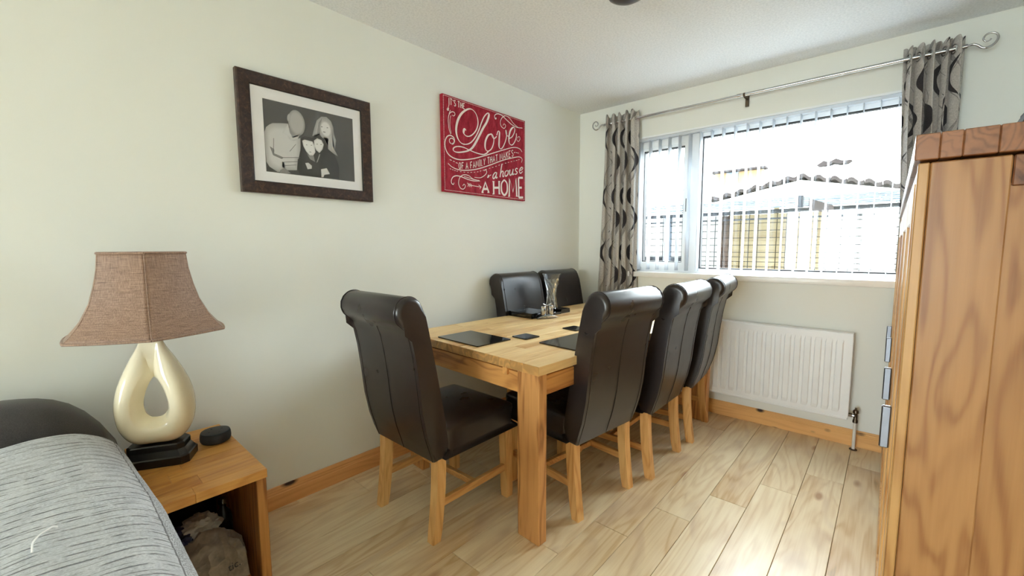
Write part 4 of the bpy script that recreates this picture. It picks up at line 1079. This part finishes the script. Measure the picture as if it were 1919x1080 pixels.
# ------------------------------------------------------------------ oak cabinet along the right wall
CX0, CX1, CY0, CY1, CZ = 2.156, 2.655, 1.100, 3.200, 1.437
cab = empty('oak_cabinet', ((CX0+CX1)/2, (CY0+CY1)/2, 0), label='tall oak cabinet with thick block top at the right edge', cat='cabinet')
cx_, cy_ = cab.location.x, cab.location.y
def cb(name, a, b, mat, parent=cab, bev=.002):
    return box(name, (a[0]-cx_, a[1]-cy_, a[2]), (b[0]-cx_, b[1]-cy_, b[2]), mat, parent, bev)
ctop = empty('cabinet_top'); ctop.parent = cab
staves(ctop, CX0-.006-cx_, CX1-cx_, CY0-.010-cy_, CY1+.008-cy_, CZ-.046, CZ, 14, 3.2, M['cabt'], 'Y', .0015)
zt_ = CZ-.050
cb('corner_post', (CX0, CY0, 0.0003), (CX0+.016, CY0+.03, zt_), M['cabs'])
cb('side_stile', (CX0+.0168, CY0+.001, 0.0003), (CX0+.116, CY0+.022, zt_), M['cabp'])
cb('side_stile', (CX1-.105, CY0+.001, 0.0003), (CX1, CY0+.022, zt_), M['cabp'])
cb('side_rail', (CX0+.117, CY0+.001, zt_-.052), (CX1-.106, CY0+.022, zt_), M['cabt'])
cb('side_rail', (CX0+.117, CY0+.001, .04), (CX1-.106, CY0+.022, .14), M['cabt'])
cb('side_panel', (CX0+.110, CY0+.006, .12), (CX1-.10, CY0+.018, zt_-.045), M['cabp'])
cb('corner_post', (CX0, CY1-.03, 0.0003), (CX0+.024, CY1, zt_), M['cabs'])
cb('far_side', (CX0+.024, CY1-.022, 0.0003), (CX1, CY1, zt_), M['cabs'])
cb('back_board', (CX1-.012, CY0+.022, .05), (CX1, CY1-.022, zt_), M['cabs'])
cb('bottom_board', (CX0+.022, CY0+.022, .06), (CX1-.012, CY1-.022, .08), M['cabs'])
cb('top_rail', (CX0+.002, CY0+.03, zt_-.03), (CX0+.022, CY1-.03, zt_), M['cabs'])
cb('plinth', (CX0+.002, CY0+.03, 0.0003), (CX0+.022, CY1-.03, .075), M['cabs'])
hy = [1.44, 1.90, 2.53, 2.90]; edges = [1.132, 1.50, 1.965, 2.585, 3.168]
for i in range(4):
    a, b = edges[i]+.002, edges[i+1]-.002
    d = empty('door'); d.parent = cab
    m = .062
    cb('door_stile', (CX0-.002, a, .080), (CX0+.018, a+m, zt_-.033), M['cabf'], d)
    cb('door_stile', (CX0-.002, b-m, .080), (CX0+.018, b, zt_-.033), M['cabf'], d)
    cb('door_rail', (CX0-.002, a+m+.0005, .080), (CX0+.018, b-m-.0005, .155), M['cabf'], d)
    cb('door_rail', (CX0-.002, a+m+.0005, zt_-.108), (CX0+.018, b-m-.0005, zt_-.033), M['cabf'], d)
    cb('door_panel', (CX0+.006, a+m-.004, .150), (CX0+.014, b-m+.004, zt_-.104), M['cabf'], d, 0)
    h = hy[i]
    cb('handle', (CX0-.022, h-.006, .712), (CX0-.0022, h+.006, .824), M['pull'], d, .003)
# grey box on top, only its edge is in view
bx = empty('storage_box', (2.430, 1.605, CZ+.0005), label='grey box with sloping side standing on the oak cabinet, cut by the frame', cat='box')
bm = bmesh.new()
L = []
for hx_, hy_, z in ((.134, .134, 0), (.078, .078, .12), (.074, .074, .12), (.126, .126, .006)): L.append([bm.verts.new((a*hx_, b*hy_, z)) for a, b in ((-1,-1),(1,-1),(1,1),(-1,1))])
for A, B in zip(L, L[1:]):
    for i in range(4): bm.faces.new([A[i], A[(i+1) % 4], B[(i+1) % 4], B[i]])
bm.faces.new(L[0][::-1]); bm.faces.new(L[-1])
link('box_body', finish(bm, 'box_body'), M['dot'], bx)
bm = bmesh.new(); tube(bm, [(.0765*a, .0765*b, .12) for a, b in ((-1,-1),(1,-1),(1,1),(-1,1),(-1,-1))], .004, 6); link('rim', finish(bm, 'rim'), M['dot'], bx)

# ------------------------------------------------------------------ ceiling light (its bowl just dips into view)
cl = empty('ceiling_light', (1.205, 1.795, HT), label='dark bronze ceiling light, only its lowest edge in view', cat='ceiling light')
lathe_obj('ceiling_rose', [(0, -.0005), (.062, -.0005), (.062, -.012), (.050, -.026), (.020, -.034), (0, -.034)], M['bronze'], cl, 32)
lathe_obj('stem', [(0, -.03), (.010, -.03), (.010, -.060), (0, -.060)], M['bronze'], cl, 16)
lathe_obj('bowl', [(0, -.040), (.055, -.042), (.088, -.052), (.092, -.060), (.080, -.078), (.055, -.092), (.025, -.099), (0, -.1005)], M['bronze'], cl, 40)

# ------------------------------------------------------------------ outdoors, seen through the window
OG = -.15
g = link('ground_outside', box_me((-9, D+.13, OG-.1), (9, D+26, OG)), M['patio']); tag(g, kind='structure')
g = link('ground_behind', box_me((-9, BY-20, OG-.1), (9, BY-.13, OG)), M['paving']); tag(g, kind='structure')
PYW = D+3.0
def pen():
    r = empty('mesh_enclosure', (1.0, PYW, OG), label='timber-framed garden enclosure with wire mesh front and slate roof', cat='enclosure')
    ox, oy, oz = r.location
    def b_(name, a, b, mat, bev=0): return box(name, (a[0]-ox, a[1]-oy, a[2]-oz), (b[0]-ox, b[1]-oy, b[2]-oz), mat, r, bev)
    b_('beam', (-1.6, PYW-.05, 1.655), (3.2, PYW+.05, 1.700), M['beam'])
    b_('rail', (-1.6, PYW-.02, 1.578), (3.2, PYW+.02, 1.598), M['beam'])
    for x in (-1.55, -.42, 1.265, 1.56, 3.1): b_('post', (x, PYW-.045, OG), (x+.085, PYW+.045, 1.655), M['post'])
    b_('bottom_rail', (-1.6, PYW-.03, .62), (3.2, PYW+.03, .68), M['post'])
    bw = []
    x = -1.5
    while x < 3.1: bw.append(((x-.004-ox, -.006, .60-oz), (x+.004-ox, .000, 1.66-oz))); x += .105
    z = .66; i = 0
    while z < 1.58: bw.append(((-1.6-ox, -.008, z-.004-oz), (3.2-ox, -.002, z+.004-oz))); z += (.062 if z < 1.15 else .095)
    multi_box('wire_mesh', bw, M['wire'], r, 0)
    # slate roof pitched up and back, courses overlapping
    n = 6; dy, dz = .29, .047
    for i in range(n):
        y0 = PYW-.12+i*dy; z0 = 1.705+i*dz
        bm = bmesh.new(); x = -1.8+(.2 if i % 2 else 0)
        while x < 3.4:
            w = random.uniform(.24, .40); j = random.uniform(-.006, .008)
            vs_ = [bm.verts.new((xx-ox, yy-oy, zz-oz)) for xx, yy, zz in ((x, y0, z0+.016+j), (x+w-.012, y0, z0+.016+j), (x+w-.012, y0+dy+.05, z0+dz+.010), (x, y0+dy+.05, z0+dz+.010), (x, y0, z0+j), (x+w-.012, y0, z0+j))]
            bm.faces.new(vs_[:4]); bm.faces.new([vs_[4], vs_[5], vs_[1], vs_[0]]); x += w
        link('slate_course', finish(bm, 'slate_course'), M['slate'], r)
    # floodlight on a post and its triangular bracket
    b_('floodlight', (1.235, PYW-.16, 1.700), (1.300, PYW-.06, 1.840), M['beam'])
    bm = bmesh.new(); prism(bm, [(1.36-ox, 1.80-oz), (1.36-ox, 1.66-oz), (1.60-ox, 1.61-oz), (1.60-ox, 1.70-oz)], 'Y', -.16, -.15); link('brace_plate', finish(bm, 'brace_plate'), M['clay'], r)
pen()
fe = empty('board_fence', (.5, D+4.6, OG), label='tan timber board fence behind the wire mesh', cat='fence')
for i in range(13):
    z = .02+i*.145
    box('board', (-.48, -.012, z), (.84, .012, z+.1448), M['fence'], fe, .004)
for x in (-.48, .18, .77): box('post', (x, .012, 0), (x+.07, .08, 2.08), M['fence'], fe, .003)
for (lab, xa, xb) in (('pale board fence added as a backdrop behind the mesh, right of the tan boards', .86, 2.9), ('pale board fence added as a backdrop behind the mesh, left of the tan boards', -3.3, -.50)):  # added boards, dim enough that the wires stand out against them
    pf = empty('board_fence', (.5, D+4.62, OG), label=lab, cat='fence')
    for i in range(13):
        z = .02+i*.145
        box('board', (xa, -.012, z), (xb, .012, z+.1448), M['backdrop_fence'], pf, .004)
    for x in (xa+.02, xb-.09): box('post', (x, .012, 0), (x+.07, .08, 1.92), M['backdrop_fence'], pf, .003)
bc = box('brick_pier', (.295, D+3.22, OG), (.40, D+3.34, 1.66), M['brickcol'], None, .004); tag(bc, 'narrow brown brick pier beside the mesh enclosure', 'pier')
lw = box('low_wall', (-2.6, D+3.4, OG), (-.25, D+3.6, 1.07), M['beam'], None, .004); tag(lw, 'low grey garden wall beyond the opening sash', 'wall')
# gable with wavy roof tiles, behind the enclosure
ge = empty('tiled_outbuilding', (.9, D+7.0, OG), label='white outbuilding with wavy clay tile verge behind the slate roof', cat='outbuilding')
bm = bmesh.new(); prism(bm, [(-2.0, 0), (2.4, 0), (2.4, 2.16), (-.22, 2.70), (-2.0, 2.34)], 'Y', 0, 2.0); link('wall', finish(bm, 'wall'), M['render_w'], ge)
for (xa, za, xb, zb, n) in ((-1.9, 2.40, -.22, 2.74, 6), (-.22, 2.74, 2.3, 2.22, 10)):
    for i in range(n):
        x0 = xa+(xb-xa)*i/n; x1 = xa+(xb-xa)*(i+1)/n; z0 = za+(zb-za)*i/n; z1 = za+(zb-za)*(i+1)/n
        bm = bmesh.new(); up = []; dn = []
        for k2 in range(9):
            q = k2/8; w = .030*math.sin(2*PI*q)
            up.append((x0+(x1-x0)*q*.95, z0+(z1-z0)*q+w+.055)); dn.append((x0+(x1-x0)*q*.95, z0+(z1-z0)*q+w-.015))
        prism(bm, up+dn[::-1], 'Y', -.15, 1.9); link('roof_tile', finish(bm, 'roof_tile'), M['clay'], ge)
ho = empty('house', (0, D+15, OG), label='pale house far behind with sandy upper wall and small window', cat='house')
box('wall', (-6.5, 0, 0), (-.9, 4, 4.2), M['render_w'], ho, 0)
box('upper_wall', (-3.3, -.06, 3.80), (-1.6, -.01, 4.24), M['render_t'], ho, 0)
box('eaves', (-3.4, -.35, 4.24), (-1.5, .2, 4.31), M['clay'], ho, 0)
wn = box('window', (-2.85, -.14, 3.80), (-2.45, -.062, 4.23), M['winblue'], ho, 0)
h2 = empty('house', (3.2, D+16, OG), label='white house far behind with a short dark tiled ridge above its roof', cat='house')
box('wall', (-3.3, 0, 0), (5, 4, 4.0), M['render_w'], h2, 0)
bm = bmesh.new(); prism(bm, [(-3.30, 4.30), (-3.1, 4.44), (-2.95, 4.38), (-2.75, 4.47), (-2.55, 4.38), (-2.3, 4.37), (-2.42, 4.28), (-2.6, 4.27), (-2.8, 4.33), (-3.0, 4.26), (-3.2, 4.24)], 'Y', -.2, .3); link('roof_ridge', finish(bm, 'roof_ridge'), M['clay'], h2)
box('roof', (-3.4, -.1, 3.98), (5.1, 4.1, 4.23), M['render_w'], h2, 0)
box('chimney', (-2.2, .2, 4.23), (-1.85, .6, 4.50), M['render_t'], h2, 0)
bs = empty('shrub', (2.30, D+2.2, OG), label='sparse grey-green shrub outside the right end of the window', cat='shrub')
bm = bmesh.new()
for i in range(10):
    a = random.uniform(0, 2*PI); tube(bm, spline([(0, 0, 0), (.05*math.cos(a), .05*math.sin(a), .6), (.12*math.cos(a)+random.uniform(-.05, .05), .1*math.sin(a), 1.05+random.uniform(0, .32))], 3), .004, 5)
link('stems', finish(bm, 'stems'), M['foliage'], bs)
bm = bmesh.new()
for i in range(90):
    p = Vector((random.gauss(0, .08), random.gauss(0, .08), random.uniform(.95, 1.42))); a = random.uniform(0, 2*PI); s = random.uniform(.012, .028)
    d1 = Vector((math.cos(a), math.sin(a), random.uniform(-.6, .6)))*s; d2 = Vector((-math.sin(a), math.cos(a), random.uniform(-.4, .4)))*s*.5
    bm.faces.new([bm.verts.new(p-d1), bm.verts.new(p+d2), bm.verts.new(p+d1), bm.verts.new(p-d2)])
tag(link('leaves', finish(bm, 'leaves'), M['foliage'], bs), kind='stuff')
